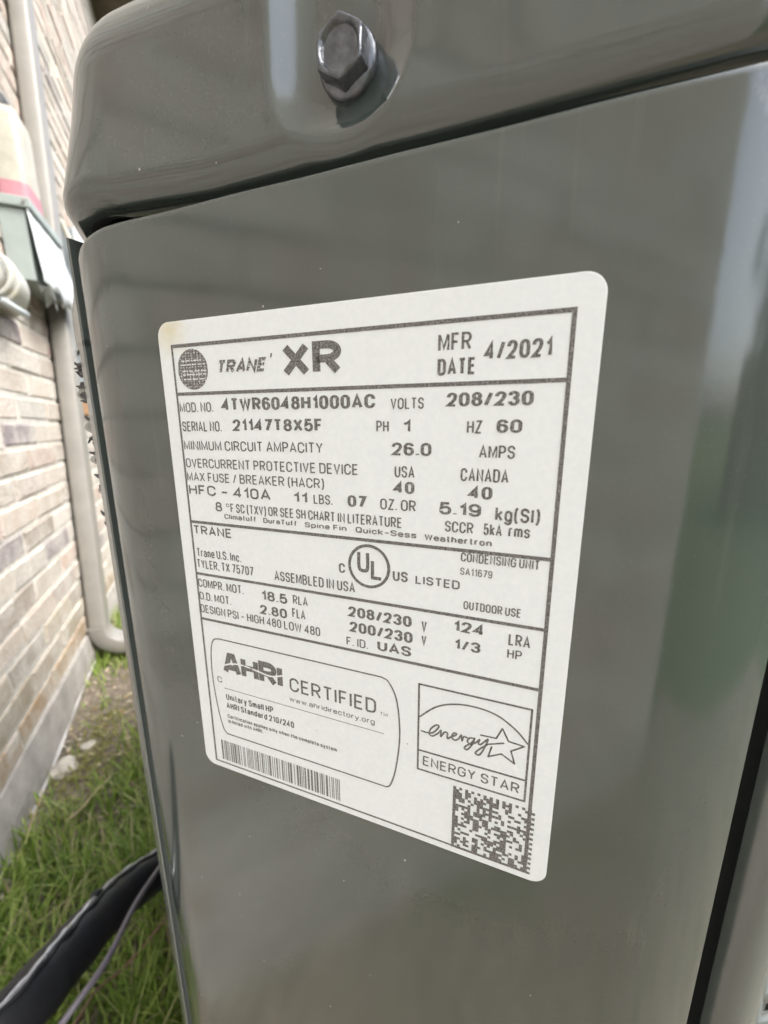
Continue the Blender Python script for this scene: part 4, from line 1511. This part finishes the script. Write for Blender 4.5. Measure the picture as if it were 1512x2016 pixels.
# ------------------------------------------------------------------ the rest of the side yard (behind the camera, mirrored in the enamel)
M['siding'] = m_plain('neighbour_siding', (0.46, 0.41, 0.34), 0.8, 0.15, 2.0)
M['trim'] = m_plain('white_trim', (0.75, 0.74, 0.70), 0.5, 0.1, 10.0)
M['glass'] = NB('window_glass').set(color=(0.03, 0.035, 0.04), rough=0.05)
NX = 4.6
nh = empty('neighbour_house', (NX, 1.0, 0))
tag(nh, 'tan sided neighbouring house across the side yard, behind the viewer', 'house')
box('wall', (NX, -6.5, -0.05), (NX + 6, 9.0, 3.0), M['siding'], nh)
for k in range(22):
    vs_, fs_ = box_vf((NX - 0.016, -6.5, 0.15 + 0.128 * k), (NX - 0.001, 9.0, 0.15 + 0.128 * k + 0.120))
    mesh('siding_board', vs_, fs_, M['siding'], nh)
vs = [(NX - 0.45, -6.9, 2.95), (NX - 0.45, 9.4, 2.95), (NX + 3, 9.4, 4.9), (NX + 3, -6.9, 4.9), (NX - 0.45, -6.9, 3.1), (NX - 0.45, 9.4, 3.1), (NX + 3, 9.4, 5.05), (NX + 3, -6.9, 5.05)]
recalc(mesh('roof', vs, [(0, 1, 2, 3), (7, 6, 5, 4), (0, 4, 5, 1), (1, 5, 6, 2), (2, 6, 7, 3), (3, 7, 4, 0)], M['roof'], nh))
fo = empty('wooden_fence', (1.5, -6.0, 0))
tag(fo, 'weathered cedar privacy fence closing the side yard behind the viewer', 'fence')
M['cedar'] = m_plain('weathered_cedar', (0.24, 0.18, 0.12), 0.9, 0.3, 14.0)
vv, ff = box_vf((-0.068, -0.009, 0), (0.068, 0.009, 1.75))
pm = bpy.data.meshes.new('picket'); pm.from_pydata([tuple(v) for v in vv], [], ff); pm.materials.append(M['cedar'])
for k in range(35):
    o = bpy.data.objects.new('picket', pm)
    o.location = (WX + 0.08 + 0.143 * k - 1.5, rb.uniform(-0.004, 0.004), -0.02 + rb.uniform(-0.02, 0.02)); o.parent = fo
    col.objects.link(o)
for zz in (0.35, 1.4):
    box('rail', (WX, -6.06, zz), (NX - 0.05, -6.015, zz + 0.09), M['cedar'], fo)


def tree(name, loc, hgt, rad_, seed, label):
    q = np.random.default_rng(seed)
    t = empty(name, loc)
    tag(t, label, 'tree', 'trees beyond the fence')
    L0 = Vector(loc)
    v, f = tube_vf([L0, L0 + Vector((0.1, 0, hgt * 0.3)), L0 + Vector((0.05, 0.1, hgt * 0.7))], [0.16, 0.12, 0.05], 10)
    mesh('trunk', v, f, M['soffit'], t, smooth=True)
    vs, fs = [], []
    cl = [(L0 + Vector((q.normal(0, rad_ * 0.5), q.normal(0, rad_ * 0.5), hgt * q.uniform(0.4, 1.0))), rad_ * q.uniform(0.25, 0.5)) for _ in range(26)]
    for c, r in cl:
        for _ in range(170):
            d = Vector(q.normal(0, 1, 3)).normalized() * r * q.uniform(0.5, 1.0)
            p = c + d
            a = Vector(q.normal(0, 1, 3)).normalized(); b = a.cross(Vector(q.normal(0, 1, 3))).normalized()
            s_ = q.uniform(0.05, 0.11)
            o = len(vs)
            vs += [p - a * s_, p + b * s_ * 0.5, p + a * s_, p - b * s_ * 0.5]
            fs.append((o, o + 1, o + 2, o + 3))
    mesh('crown', vs, fs, M['leaf'], t)


M['leaf'] = m_plain('tree_leaves', (0.055, 0.085, 0.022), 0.6, 0.4, 1.5)
tree('oak_tree', (1.0, -8.6, 0), 5.2, 1.5, 1, 'round green tree behind the cedar fence, mirrored in the enamel')
tree('oak_tree', (5.4, -11.0, 0), 5.2, 1.8, 2, 'taller green tree behind the far end of the cedar fence')
